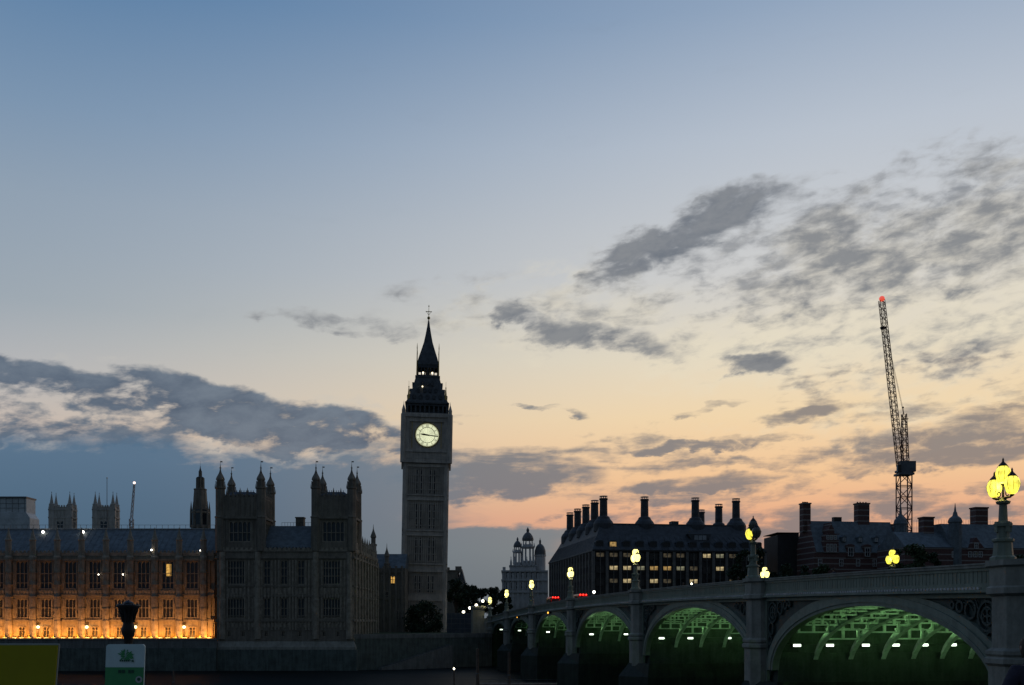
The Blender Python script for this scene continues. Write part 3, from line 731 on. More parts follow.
# dials
DIAL = emit('opal_dial_glass', (0.88, 0.91, 0.58), 0.95, (0.4, 0.4, 0.35), 0.25, 0.5)
zc = tz(435.1); R = 3.42
numer = ['XII','I','II','III','IV','V','VI','VII','VIII','IX','X','XI']
for q in range(4):
    Rm = Matrix.Rotation(q*pi/2, 4, 'Z') @ Matrix.Translation((0.2, -C+.45, zc))
    def disc(r0, r1, y0, y1, n=48):
        b = MB(); b.M = Rm
        if r0 <= 0: b.prism([(r1*cos(2*pi*i/n), r1*sin(2*pi*i/n)) for i in range(n)], y0, y1)
        else:
            for i in range(n):
                a, e = 2*pi*i/n, 2*pi*(i+1)/n
                b.prism([(r0*cos(a), r0*sin(a)), (r1*cos(a), r1*sin(a)), (r1*cos(e), r1*sin(e)), (r0*cos(e), r0*sin(e))], y0, y1)
        return b
    dl = disc(0, R, -.10, 0).build('dial', DIAL, tw)
    g = disc(R, R+.32, -.22, 0)
    g.v += disc(.0, .001, -.2, -.1).v[:0]
    o = g.build('dial_rim', M['gold'], dl)
    b = disc(R*.66, R*.70, -.16, -.103); b2 = disc(R*.955, R*.975, -.16, -.103); o0 = len(b.v); b.v += b2.v; b.f += [tuple(i+o0 for i in f) for f in b2.f]
    for k in range(12):          # Roman numerals, glazing bars of the rose
        a = -2*pi*k/12
        b.M = Rm @ Matrix.Rotation(-a, 4, 'Y')
        st = []; x = 0.0; s_ = numer[k]; wd = {'I': .20, 'V': .36, 'X': .38}; tot = sum(wd[c] for c in s_); x = -tot/2
        z0_, z1_ = R*.72, R*.935
        for c in s_:
            w_ = wd[c]; m_ = x+w_/2
            if c == 'I': st.append(((m_, z0_), (m_, z1_)))
            if c == 'V': st += [((m_-.13, z1_), (m_, z0_)), ((m_+.13, z1_), (m_, z0_))]
            if c == 'X': st += [((m_-.14, z1_), (m_+.14, z0_)), ((m_+.14, z1_), (m_-.14, z0_))]
            x += w_
        for p_, e_ in st: b.tube((p_[0], -.13, p_[1]), (e_[0], -.13, e_[1]), .052, n=4)
        b.tube((0, -.13, R*.2), (0, -.13, R*.66), .025, n=4)
        b.M = Rm @ Matrix.Rotation(-a+pi/12, 4, 'Y')
        b.tube((0, -.13, R*.42), (0, -.13, R*.66), .02, n=4)
    b.M = None
    b.build('dial_numerals', M['black'], dl)
    b = MB(); b.M = Rm @ Matrix.Rotation(radians(278), 4, 'Y'); b.prism([(-.20, -.6), (.20, -.6), (.26, 1.2), (0, 2.3), (-.26, 1.2)], -.28, -.22); b.build('hour_hand', M['black'], dl)
    b = MB(); b.M = Rm @ Matrix.Rotation(radians(97), 4, 'Y'); b.prism([(-.16, -1.0), (.16, -1.0), (.12, 3.25), (-.12, 3.25)], -.36, -.30); b.build('minute_hand', M['black'], dl)
# gold surround panels
b = MB()
def surround(b, q):
    e = C-2.0
    for i in range(9):
        for sg in (-1, 1):
            b.box(-e+.003, e-.003, -C+.38, -C+.42, tz(435.1)+sg*(4.35+.0)-.09, tz(435.1)+sg*4.35+.09)
    for sg in (-1, 1): b.box(sg*4.35-.09, sg*4.35+.09, -C+.37, -C+.42, tz(448.4), tz(422))
four(b, surround); b.build('dial_surround', M['gold'], tw)
# belfry
B_ = 6.15
b = MB(); b.cbox(0, 0, tz(413.6)+.003, tz(402), B_-1.3)
def belf(b, q):
    for i in range(10):
        x = -B_+(2*B_)*(i)/9; b.box(x-.24, x+.24, -B_, -B_+.5, tz(413.6), tz(406.4))
    b.box(-B_, B_, -B_-.02, -B_+.52, tz(406.4), tz(404.6)); b.box(-B_-.45, B_+.45, -B_-.45, -B_+.5, tz(404.5), tz(403.2))
    b.box(-B_, B_, -B_-.02, -B_+.52, tz(413.6), tz(412.4))
four(b, belf); b.build('belfry', M['tiron'], tw)
# iron roof with dormers, lantern, spire
b = MB(); b.sq(0, 0, [(B_+.25, tz(403.2)+.003), (B_-.2, tz(401)), (5.05, tz(394)), (4.3, tz(388)), (3.85, tz(382)), (3.6, tz(379.5)), (3.75, tz(379)), (3.75, tz(377.6))])
def dorm(b, q):
    for p, n, hw_, r_ in ((400, 5, .42, 5.7), (393.5, 4, .38, 4.95), (387, 3, .34, 4.25)):
        for i in range(n):
            x = (i-(n-1)/2)*1.9*r_/5.5
            b.box(x-hw_, x+hw_, -r_-.35, -r_+.6, tz(p), tz(p-2.4)); b.prism([(x-hw_-.1, tz(p-2.4)+.003), (x+hw_+.1, tz(p-2.4)+.003), (x, tz(p-4.6))], -r_-.4, -r_+.5)
four(b, dorm); b.build('lower_roof', M['tiron'], tw)
for sx in (-1, 1):
    for sy in (-1, 1):
        MB().lathe(sx*(B_-.6), sy*(B_-.6), [(.4, tz(404)), (.32, tz(396)), (.12, tz(390)), (.22, tz(389.4)), (.05, tz(388.6)), (.04, tz(384))], 6).build('pinnacle', M['gold'], tw)
        MB().lathe(sx*3.3, sy*3.3, [(.2, tz(378)), (.16, tz(366)), (.1, tz(352)), (.16, tz(351.5)), (.03, tz(346))], 6).build('pinnacle', M['gold'], tw)
b = MB()
def lant(b, q):
    for x in (-3.0, -1.9, -.95, 0, .95, 1.9, 3.0): b.box(x-.17, x+.17, -3.17, -2.83, tz(377.6), tz(368))
    b.box(-3.2, 3.2, -3.2, -2.8, tz(370), tz(368)+.0); b.box(-3.2, 3.2, -3.2, -2.8, tz(377.6), tz(376.6))
four(b, lant); b.cbox(0, 0, tz(377.6), tz(368), .7); b.build('lantern', M['iron'], tw)
MB().sq(0, 0, [(3.15, tz(368)+.003), (3.3, tz(366.6)), (3.15, tz(364)), (2.75, tz(359)), (2.1, tz(352)), (1.35, tz(343.5)), (.85, tz(335)), (.45, tz(327)), (.18, tz(320.5)), (.02, tz(319.5))]).build('spire', M['tiron'], tw)
b = MB(); b.tube((0, 0, tz(321)), (0, 0, tz(304.5)), .12, .04, 6); b.ball(0, 0, tz(317.8), .48); b.ball(0, 0, tz(306), .2); b.box(-.85, .85, -.08, .08, tz(311.5)-.09, tz(311.5)+.09); b.box(-.08, .08, -.85, .85, tz(311.5)-.09, tz(311.5)+.09)
for sg in (-1, 1): b.ball(sg*.8, 0, tz(311.5), .17, 6, 4); b.tube((sg*.1, 0, tz(314.5)), (sg*.6, 0, tz(312.2)), .06)
b.build('finial', M['gold'], tw)
GLOW = emit('warm_lamp', (1.0, 0.85, 0.55), 3.0)
for x in (-1.4, 1.4): MB().ball(x, -2.2, tz(374), .26, 8, 5).build('lamp', GLOW, tw)
MB().ball(-1.5, -5.2, tz(388.5), .22, 8, 5).build('lamp', GLOW, tw)
# ================================================================== BRIDGE. local frame: y = along (0 at the nearest pier in view), x = across, z = up
BX, BY, BROT = 26.1, 54.3, radians(8.4)
br = thing('arch_bridge', 'long green iron arch bridge with stone piers and green lit arches', 'bridge', (BX, BY, 0), BROT)
def bw(x, y, z=0.0): return (BX+x*cos(BROT)-y*sin(BROT), BY+x*sin(BROT)+y*cos(BROT), z)
zt = lambda s: 3.82-0.000125*(s-76)**2
WB = 26.0
piers = [-33.5, -0.9, 33.8, 72.0, 111.5, 149.6, 184.6, 215.5]
SPR = -4.0
spans = [(piers[i], piers[i+1]) for i in range(7)]
def arch(i):
    a, e = spans[i]; c = (a+e)/2-.7; h = (e-a)/2-2.35; crown = zt(c)-2.27
    return c, h, crown
def zin(i, s, off=0.0):
    c, h, cr = arch(i); u = (s-c)/(h+off)
    if abs(u) >= 1: return None
    return SPR+(cr+off*.75-SPR)*sqrt(1-u*u)
N = 40
fas = MB(); ring = MB(); rec = MB(); trac = MB(); fr_ = MB(); far = MB()
def strip(mb, pts_lo, pts_hi, x0, x1):
    """solid between two polylines in the (y,z) plane, from x0 to x1"""
    n = len(pts_lo)
    vs = []
    for x in (x0, x1):
        vs += [(x, y, z) for y, z in pts_lo]+[(x, y, z) for y, z in pts_hi]
    fs = []
    o = 2*n
    for k in range(n-1):
        fs.append((k, n+k, n+k+1, k+1)); fs.append((o+k, o+k+1, o+n+k+1, o+n+k))
        fs.append((k, k+1, o+k+1, o+k)); fs.append((n+k, o+n+k, o+n+k+1, n+k+1))
    fs.append((0, o, o+n, n)); fs.append((n-1, 2*n-1, o+2*n-1, o+n-1))
    mb.add(vs, fs)
for i in range(7):
    c, h, cr = arch(i); a, e = spans[i]
    ths = [pi*(1-k/N) for k in range(N+1)]
    inn = [(c+h*cos(t), SPR+(cr-SPR)*sin(t)) for t in ths]
    W_ = 0.95
    out = [(c+(h+W_*1.05)*cos(t), SPR+(cr+W_*.78-SPR)*sin(t)) for t in ths]
    mid = [(c+(h+.3)*cos(t), SPR+(cr+.25-SPR)*sin(t)) for t in ths]
    strip(ring, inn, out, -0.10, 0.50); strip(ring, mid, [(y, z+.12) if 0 else (c+(h+.42)*cos(t), SPR+(cr+.36-SPR)*sin(t)) for t, (y, z) in zip(ths, mid)], -0.17, -0.103)
    strip(far, inn, [(y, max(z+.9, zt(y)-1.6)) for y, z in inn], WB-.45, WB)
    # spandrel: set-back wall plus proud borders
    top = lambda y: zt(y)-1.52
    lo = [(a+1.1, SPR-1.4)]+out+[(e-1.1, SPR-1.4)]
    lo = [(y, min(z, top(y)-.02)) for y, z in lo]
    strip(rec, lo, [(y, top(y)) for y, z in lo], 0.30, 0.62)
    # top border, following the frieze
    for k in range(N):
        y0, y1 = a+1.1+(e-a-2.2)*k/N, a+1.1+(e-a-2.2)*(k+1)/N
        strip(fas, [(y0, top(y0)-.30), (y1, top(y1)-.30)], [(y0, top(y0)), (y1, top(y1))], 0.02, 0.299)
    sd = .55
    for y0, y1 in ((a+1.1, a+1.1+sd), (e-1.1-sd, e-1.1)):
        strip(fas, [(y0, SPR-1.4), (y1, SPR-1.4)], [(y0, top(y0)-.302), (y1, top(y1)-.302)], 0.02, 0.298)
    # band along the back of the ring, filling the part near the crown where the panel ends
    bo = [(c+(h+W_*1.05+.55)*cos(t), SPR+(cr+W_*.78+.34-SPR)*sin(t)) for t in ths]
    lo2 = [(y, min(z, top(y)-.303)) for y, z in out]; hi2 = [(y, min(max(z, zz[1]+.01), top(y)-.302)) for (y, z), zz in zip(bo, lo2)]
    strip(fas, lo2, hi2, 0.03, 0.296)
    # tracery: rings and bars inside each triangular panel
    for sg, y0 in ((1, a+1.1+sd), (-1, e-1.1-sd)):
        px0 = y0
        ztp = top(y0)-.32
        def rg(y, z, r, w=.10):
            n = 20; b_ = [(y+r*cos(2*pi*k/n), z+r*sin(2*pi*k/n)) for k in range(n+1)]
            for k in range(n): trac.tube((.17, b_[k][0], b_[k][1]), (.17, b_[k+1][0], b_[k+1][1]), w, n=4)
        rg(px0+sg*.95, ztp-.95, .82); rg(px0+sg*.95, ztp-.95, .5, .08)
        for k in range(4):
            an = pi/4+k*pi/2; rg(px0+sg*.95+.28*cos(an), ztp-.95+.28*sin(an), .2, .06)
        rg(px0+sg*2.5, ztp-.58, .5); rg(px0+sg*3.55, ztp-.38, .3); rg(px0+sg*4.3, ztp-.28, .2)
        rg(px0+sg*.62, ztp-2.3, .5); rg(px0+sg*.42, ztp-3.2, .32); rg(px0+sg*.30, ztp-3.8, .22)
        for k in range(5): trac.tube((.17, px0+sg*(.25+.9*k), ztp), (.17, px0+sg*(.15+.7*k), ztp-1.9+.42*k), .05, n=4)
# frieze, dentils, parapet, coping as strips in short lengths following the hump
S0, S1 = -40.0, 232.0
def along(mb, x0, x1, zlo, zhi, n=136):
    ys = [S0+(S1-S0)*k/n for k in range(n+1)]
    strip(mb, [(y, zt(y)+zlo) for y in ys], [(y, zt(y)+zhi) for y in ys], x0, x1)
cor = MB(); along(cor, -.34, .62, -1.52, -1.36); along(cor, -.20, .62, -1.357, -1.22)
cor.build('cornice', M['paint'], br)
dn = MB(); y = S0
while y < S1:
    if all(abs(y-p) > 2.4 for p in piers): dn.box(-.33, -.203, y, y+.19, zt(y)-1.35, zt(y)-1.225)
    y += .36
tag(dn.build('dentil_course', M['pale'], br), kind='stuff')
par = MB(); along(par, .02, .30, -1.217, -.16); along(par, WB-.3, WB-.02, -1.217, -.16)
along(par, -.06, .017, -1.217, -1.02); along(par, -.06, .017, -.34, -.163)
y = S0
while y < 190:
    par.box(-.005, .0175, y, y+.07, zt(y)-1.018, zt(y)-.343); y += .40
par.build('parapet', M['paint'], br)
cp_ = MB(); along(cp_, -.16, .42, -.157, 0.0); along(cp_, -.22, .46, 0.003, .09); along(cp_, WB-.42, WB+.16, -.157, .09); cp_.build('coping', M['granite'], br)
fas.build('spandrel_frame', M['paint'], br); ring.build('arch_ring', M['paint'], br); rec.build('spandrel_panel', M['paint_shade'], br); trac.build('tracery', M['paint_shade'], br); far.build('far_fascia', M['paint'], br)
dk = MB()
ys = [S0+(S1-S0)*k/136 for k in range(137)]
strip(dk, [(y, zt(y)-1.55) for y in ys], [(y, zt(y)-1.22) for y in ys], .63, WB-.46)
dk.build('deck', M['asphalt'], br)
# ribs and bracing under the deck
TS = [3.6, 6.7, 9.6, 12.3, 14.9, 17.5, 20.0, 22.5, 24.6]
rb = MB(); bc = MB()
for i in range(1, 7):
    c, h, cr = arch(i)
    n = 28
    ths = [pi*(.94-.88*k/n) for k in range(n+1)]
    lo = [(c+h*cos(t), SPR+(cr-SPR)*sin(t)+.02) for t in ths]
    for x in TS:
        hi = [(y, min(z+.50, zt(y)-1.57)) for y, z in lo]
        strip(rb, lo, hi, x-.10, x+.10); strip(rb, [(y, z-.09) for y, z in lo], [(y, z-.003) for y, z in lo], x-.20, x+.20)
    nst = max(9, int(h*2/1.5))
    for k in range(nst):
        u = -1+2*(k+.5)/nst
        y = c+h*.985*u; z = zin(i, y)
        if z is None or z < SPR+2.2: continue
        xs = [.6]+TS+[WB-.5]
        for j in range(len(xs)-1):
            dy = (.55 if j % 2 else -.55)
            yy = y+dy; zz = zin(i, yy)
            if zz is None: continue
            x0_, x1_ = xs[j]+.1, xs[j+1]-.1; d_ = min(.95, zt(yy)-1.75-zz)
            if d_ < .35: continue
            bc.box(x0_, x1_, yy-.13, yy+.13, zz+.02, zz+.14); bc.box(x0_, x1_, yy-.10, yy+.10, zz+d_-.12, zz+d_)
            for xv in (x0_+.14, (x0_+x1_)/2, x1_-.14): bc.box(xv-.11, xv+.11, yy-.07, yy+.07, zz+.143, zz+d_-.123)
            if zt(yy)-1.6 > zz+1.0:
                xm = (xs[j]+xs[j+1])/2
                bc.box(xs[j]+.12, xs[j+1]-.12, yy-.07, yy+.07, zt(yy)-2.0, zt(yy)-1.57)
                bc.box(xm-.10, xm+.10, yy-.1, yy+.1, zz+.423, zt(yy)-2.003)
rb.build('arch_ribs', M['paintl'], br); bc.build('rib_bracing', M['paintl'], br)
# piers
for i, p in enumerate(piers):
    b = MB()
    abut = i in (0, 7)
    pw = 2.75
    b.box(.55, WB-.55, p-pw, p+pw, -5.35, -2.55); b.box(.7, WB-.7, p-pw+.3, p+pw-.3, -2.547, -1.9)
    b.box(.75, WB-.75, p-1.2, p+1.2, -1.897, zt(p)-1.6)
    pr = b.build('pier', M['pier_shade'], br)
    b = MB()
    def octo(hw, d): return [(.5, p-hw), (-d+hw*.45, p-hw), (-d, p-hw*.5), (-d, p+hw*.5), (-d+hw*.45, p+hw), (.5, p+hw)]
    def ring_(hw, d, z): return [(x, y, z) for x, y in octo(hw, d)]
    b.loft([ring_(1.42, 1.05, -5.35), ring_(1.42, 1.05, -2.3), ring_(1.6, 1.22, -2.15), ring_(1.6, 1.22, -1.9), ring_(1.45, 1.08, -1.8), ring_(1.55, 1.18, -1.68), ring_(1.55, 1.18, -1.5), ring_(1.25, .9, -1.35),
            ring_(1.25, .9, zt(p)-1.75), ring_(1.5, 1.15, zt(p)-1.6), ring_(1.5, 1.15, zt(p)-1.3), ring_(1.38, 1.0, zt(p)-1.2), ring_(1.38, 1.0, zt(p)-.25), ring_(1.55, 1.18, zt(p)-.15), ring_(1.55, 1.18, zt(p)+.14)])
    b.build('cutwater_pillar', M['granite'], pr)
    b = MB()
    lo = [(-2.6, p), (.2, p-3.2), (WB-.2, p-3.2), (WB+2.6, p), (WB-.2, p+3.2), (.2, p+3.2)]
    md = [(-1.3, p), (.45, p-2.85), (WB-.45, p-2.85), (WB+1.3, p), (WB-.45, p+2.85), (.45, p+2.85)]
    b.loft([[(x, y, -16) for x, y in lo], [(x, y, -6.6) for x, y in lo], [(x, y, -5.0) for x, y in md]][::-1])
    b.build('starling', M['weed'], pr)
# abutment and stone pylon at the far end
b = MB(); b.box(-.6, WB+1, 217.5, 250, -14, zt(217)-1.6); b.build('abutment', M['granite'], br)
o = thing('stone_pylon', 'square stone pylon where the bridge meets the far bank', 'pylon', bw(-3.2, 219, GZ), BROT)
hh = Z(606, 270)-GZ
b = MB(); b.cbox(0, 0, -3, hh-.8, 1.55, 1.9); b.build('shaft', M['granite'], o)
b = MB(); b.rect([(-1.75, 1.75, -2.1, 2.1, hh-.797), (-1.85, 1.85, -2.2, 2.2, hh-.3), (-1.5, 1.5, -1.8, 1.8, hh)]); b.build('cap', M['granite'], o)

# ------------------------------------------------------------------ under-arch lamps
AL = emit('white_strip_glass', (0.84, 1.0, 0.78), 3.6)
al0 = None
def arch_lamp(s, x, lab, grp, energy):
    global al0
    if al0 is None:
        al0 = thing('arch_lamp', lab, 'lamp', bw(x, s, -1.95), BROT, grp)
        MB().box(-.42, .42, -.06, .16, -.17, .17).build('housing', M['black'], al0)
        MB().box(-.32, .32, -.12, -.063, -.10, .10).build('diffuser', AL, al0)
        lamp_light(al0, (0, -.30, .12), energy, (0.50, 1.0, 0.42), .16, 'SPOT', (radians(205), 0, 0), radians(118), .8)
        o = al0
    else:
        o = copy_tree(al0); o.location = bw(x, s, -1.95)
        o['label'] = lab; o['group'] = grp
        for ch in o.children:
            if ch.type == 'LIGHT': ch.data = ch.data.copy(); ch.data.energy = energy
    return o
names = {1: 'nearest', 2: 'second', 3: 'third', 4: 'fourth', 5: 'fifth', 6: 'farthest'}
for i in range(1, 7):
    e = piers[i+1]
    tl = {1: [2.2, 5.1, 8.3, 11.0, 13.6, 16.2, 18.8, 21.2], 2: [2.0, 5.6, 10.4, 14.2, 18.0], 3: [2.4, 8.0, 11.5], 4: [2.4, 8.0], 5: [2.2, 7.0], 6: [2.2]}[i]
    for x in tl:
        arch_lamp(e-2.72, x, 'white strip lamp low on the pier inside the %s green lit arch in view' % names[i], 'strip lamps inside the %s arch' % names[i], [0, 800, 950, 1000, 800, 560, 360][i])

for i in range(1, 5):          # the same lamps on the near side of each opening
    a = piers[i]
    for x in (5.0, 11.0, 17.0, 22.5)[:4 if i < 3 else 2]:
        o = arch_lamp(a+2.72, x, 'white strip lamp on the near pier of the %s arch, turned away from view' % names[i], 'strip lamps on the near pier of the %s arch' % names[i], [0, 3600, 3600, 3600, 2600][i])
        o.rotation_euler = (0, 0, BROT+pi)
        for ch in o.children:
            if ch.type == 'LIGHT': ch.rotation_euler = (radians(249), 0, 0); ch.data.spot_size = radians(62); ch.data.spot_blend = 1.0
# ------------------------------------------------------------------ bridge lanterns
YEL = emit('yellow_lantern_glass', (1.0, 0.86, 0.07), 1.9, (.6, .6, .4), .55, 4.0)
PYEL = emit('pale_yellow_lantern_glass', (1.0, 0.86, 0.26), 2.4, (.6, .6, .4))
DULL = material('unlit_lantern_glass', (0.10, 0.11, 0.09), 0.25, 0.2, 4.0)
def lantern_part(par, y, z, gl, r=.39):
    g = MB(); g.lathe(0, y, [(.10, z-.50), (.24, z-.43), (r*.80, z-.28), (r*.97, z-.08), (r, z+.08), (r*.86, z+.28), (r*.60, z+.42)], 12)
    g_ = g.build('lantern', gl, par)
    c = MB(); c.lathe(0, y, [(r*.62, z+.423), (r*.62, z+.46), (.17, z+.55), (.08, z+.64), (.04, z+.72), (.06, z+.75), (.012, z+.88)], 8)
    for k in range(8):
        a = pi/8+k*pi/4
        c.path([(.21*cos(a), y+.21*sin(a), z-.44), (r*.84*cos(a), y+r*.84*sin(a), z-.22), (r*1.02*cos(a), y+r*1.02*sin(a), z+.05), (r*.66*cos(a), y+r*.66*sin(a), z+.42)], .014, 4)
    c.lathe(0, y, [(.03, z-.62), (.12, z-.55), (.10, z-.503)], 6)
    c.build('lantern_frame', M['black'], g_)
def bridge_lamp(loc, lab, glass, grp):
    o = thing('bridge_lamp', lab, 'street lamp', loc, BROT, grp)
    b = MB(); b.lathe(0, 0, [(.66, 0), (.66, .18), (.52, .26), (.46, .95), (.56, 1.02), (.56, 1.14), (.34, 1.2)], 8); b.build('plinth', M['paint'], o)
    b = MB(); b.lathe(0, 0, [(.33, 1.203), (.31, 1.75), (.46, 1.8), (.48, 1.95), (.30, 2.0), (.24, 2.1), (.20, 2.95), (.34, 3.0), (.38, 3.12), (.22, 3.18), (.10, 3.3)], 10)
    for k in range(4):
        a = k*pi/2; b.box(.32*cos(a)-.11, .32*cos(a)+.11, .32*sin(a)-.11, .32*sin(a)+.11, 1.5, 2.05)
    b.build('column', M['paint'], o)
    b = MB()
    b.tube((0, 0, 3.25), (0, 0, 4.05), .07, .05, 6)
    for sg in (-1, 1):
        pts = [(0, 0, 3.25), (0, sg*.35, 3.02+.28), (0, sg*.62, 3.08+.22), (0, sg*.75, 3.42)]
        b.path(pts, [.09, .07, .06, .06], 6)
        for k in range(8):
            a0, a1 = k*.7, (k+1)*.7
            b.tube((0, sg*(.36+.14*cos(a0)), 3.52+.14*sin(a0)), (0, sg*(.36+.14*cos(a1)), 3.52+.14*sin(a1)), .03, n=4)
    b.build('bracket', M['bronze'], o)
    for (y, z), g in zip(((0, 4.55), (-.75, 3.92), (.75, 3.92)), glass): lantern_part(o, y, z, g)
    return o
grp = 'lanterns along the bridge parapet'
specs = [(1, [YEL, YEL, YEL], 'nearest bridge lantern with three big yellow lamps on the parapet'), (2, [DULL, DULL, YEL], 'bridge lantern with one bright yellow lamp and two dark ones'),
         (3, [PYEL]*3, 'bright lantern in front of the middle of the chimneyed block'), (4, [PYEL]*3, 'lantern in front of the left corner of the chimneyed block'),
         (5, [PYEL]*3, 'bridge lantern below the domed stone building at its right'), (6, [PYEL]*3, 'bridge lantern in front of the domed stone building'), (7, [PYEL]*3, 'farthest bridge lantern above the stone pylon')]
for i, gl, lab in specs:
    p = piers[i]; o = bridge_lamp(bw(-.30, p+.55, zt(p)+.142), lab, gl, grp)
    lit = [g for g in gl if g is not DULL]
    if lit: lamp_light(o, (0, .75 if len(lit) == 1 else 0, 4.0), 70 if i < 3 else (130 if i == 3 else 420), (1.0, .80, .18) if i < 3 else (1, .85, .4), .3)
for s, gl, lab in ((58.5, [YEL]*3, 'yellow three lamp lantern on the far parapet below the crane'), (95.5, [PYEL]*3, 'yellow lantern on the far parapet just right of a nearer lantern')):
    o = bridge_lamp(bw(WB-.2, s, zt(s)-.6), lab, gl, 'lanterns along the far parapet')
    lamp_light(o, (0, 0, 4.0), 60, (1, .82, .25), .3)
# small navigation lights at the arch crowns
nv = None
for i, nm in ((4, 'fourth'), (5, 'fifth')):
    c, h, cr = arch(i)
    o = thing('navigation_light', 'small amber light hanging at the crown of the %s bridge arch' % nm, 'lamp', bw(-.45, c, zt(c)-1.9), BROT, 'amber lights at arch crowns')
    MB().box(-.2, .25, -.3, .3, -.05, .25).build('housing', M['black'], o)
    MB().ball(-.24, 0, .1, .16 if i == 4 else .1, 8, 6).build('lens', emit('amber_lens', (1.0, .45, .05), 3.0), o)

# ------------------------------------------------------------------ vehicles on the deck
TAIL = emit('red_tail_light', (1.0, 0.03, 0.02), 6.0, (.3, 0, 0))
def van(s, x, lab, H_=2.55):
    o = thing('minibus', lab, 'minibus', bw(x, s, zt(s)-1.2), BROT, 'red vehicles crossing the bridge')
    prof = [(-.98, .35), (.98, .35), (.98, 1.35), (.88, H_-.3), (.62, H_), (-.62, H_), (-.88, H_-.3), (-.98, 1.35)]
    b = MB(); b.prism(prof, 0, 5.2); b.build('body', M['red'], o)
    MB().prism([(-.75, 1.4), (.75, 1.4), (.68, H_-.42), (-.68, H_-.42)], -.03, -.003).build('rear_window', M['glass'], o)
    for sg in (-1, 1):
        q = MB().box(-.012, .012, .5, 4.6, 1.4, H_-.5).build('side_window', M['glass'], o); q.location.x = sg*.96
        q = MB().box(-.10, .10, -.06, -.003, .9, 1.6).build('tail_light', TAIL, o); q.location.x = sg*.82
        for yy in (.9, 4.2):
            q = MB(); q.M = Matrix.Rotation(pi/2, 4, 'Y'); q.lathe(0, 0, [(.34, -.1), (.34, .1)], 16); q = q.build('wheel', M['rubber'], o); q.location = (sg*.9, yy, .34)
    q = MB()
    for xx in (-.55, 0, .55): q.ball(xx, -.06, H_-.14, .12, 6, 5)
    q.build('marker_lights', TAIL, o)
    lamp_light(o, (0, -.5, H_-.1), 22, (1, .05, .03), .2)
    return o
van(150, 4.5, 'red minibus with glowing roof marker lights left of a bridge lantern', 3.1); van(129, 5.5, 'red minibus partly hidden by the parapet right of a bridge lantern', 2.75)
# ================================================================== far towers on the left
def church_tower(px0, px1, pyt, Y, lab):
    w_ = (px1-px0)/F*Y; cx = X((px0+px1)/2, Y)
    o = thing('church_tower', lab, 'tower', (cx, Y+w_/2, GZ), 0, 'twin church towers beyond the roof')
    q = lambda p: Z(p, Y)-GZ
    h = w_/2; o.scale = (1, .55, 1); b = MB(); b.cbox(0, 0, 0, q(pyt), h-.4)
    for sx in (-1, 1):
        for sy in (-1, 1): b.cbox(sx*(h-1.3), sy*(h-1.3), 0, q(pyt), 1.3)
    for k in range(4):
        b.M = Matrix.Rotation(k*pi/2, 4, 'Z')
        for p in (pyt+3, pyt+11, pyt+23): b.box(-h-.15, h+.15, -h-.15, -h+.3, q(p)-.25, q(p)+.25)
        i = -h+1.2
        while i < h-1.2: b.box(i, i+.6, -h, -h+.4, q(pyt), q(pyt-1.6)); i += 1.15
        for xx in (-1.6, 0, 1.6): b.box(xx-.15, xx+.15, -h, -h+.38, q(pyt+22), q(pyt+4))
    b.M = None; b.build('shaft', M['pale2'], o)
    for k in range(4):
        wq = gothic_window(4.2, q(pyt+13)-q(pyt+21), 1, [.5], .3, .25).build('window', M['pale2'], o); wq.location = tuple(Matrix.Rotation(k*pi/2, 4, 'Z') @ Vector((0, -h-.02, q(pyt+22)))); wq.rotation_euler = (0, 0, k*pi/2)
        pane(4.2, q(pyt+13)-q(pyt+21), .2).build('pane', M['glass'], wq)
    for sx in (-1, 1):
        for sy in (-1, 1):
            b = MB(); b.lathe(0, 0, [(1.3, q(pyt)), (1.25, q(pyt-2.4)), (1.4, q(pyt-2.7)), (.9, q(pyt-3.4)), (.6, q(pyt-7)), (.35, q(pyt-10)), (.06, q(pyt-14)), (.2, q(pyt-14.3)), (.03, q(pyt-15.5))], 8)
            t = b.build('pinnacle', M['pale2'], o); t.location = (sx*(h-1.2), sy*(h-1.2), 0)
M['pale2'] = material('sooty_limestone', (0.42, 0.40, 0.365), .9, .25, .4, streak=True)
church_tower(46, 69.5, 506, 470, 'pale square church tower with four pinnacles next to the sheeted block')
church_tower(90, 113, 506, 474, 'pale square church tower with four pinnacles beside the flagpole')
# octagonal lantern tower
YO = 330; o = thing('octagonal_tower', 'dark tiered octagonal tower with spire beyond the lit wing', 'tower', (X(197, YO), YO+3.5, GZ))
q = lambda p: Z(p, YO)-GZ; u = YO/F
b = MB(); b.lathe(0, 0, [(9*u, 0), (9*u, q(513)), (9.6*u, q(512)), (9.6*u, q(510.5)), (7.0*u, q(509.5)), (6.7*u, q(497)), (6.1*u, q(489)), (6.5*u, q(488.4)), (6.5*u, q(487.5)), (3.0*u, q(487))], 8); b.build('shaft', M['stone2'], o)
b = MB()
for k in range(8):
    a = pi/8+k*pi/4; c_, s_ = cos(a), sin(a)
    MB().path([(8.9*u*c_, 8.9*u*s_, q(527)), (8.9*u*c_, 8.9*u*s_, q(510)), (8.9*u*c_, 8.9*u*s_, q(500))], [.5, .42, .03], 6).build('pinnacle', M['stone2'], o)
    b.tube((3.4*u*c_, 3.4*u*s_, q(487.5)), (3.2*u*c_, 3.2*u*s_, q(476.5)), .34, n=6)
    b.tube((1.3*u*c_, 1.3*u*s_, q(476)), (1.2*u*c_, 1.2*u*s_, q(469.5)), .16, n=6)
b.lathe(0, 0, [(4.2*u, q(487.5)), (4.0*u, q(486.5))], 8)
b.build('lantern_columns', M['stone2'], o)
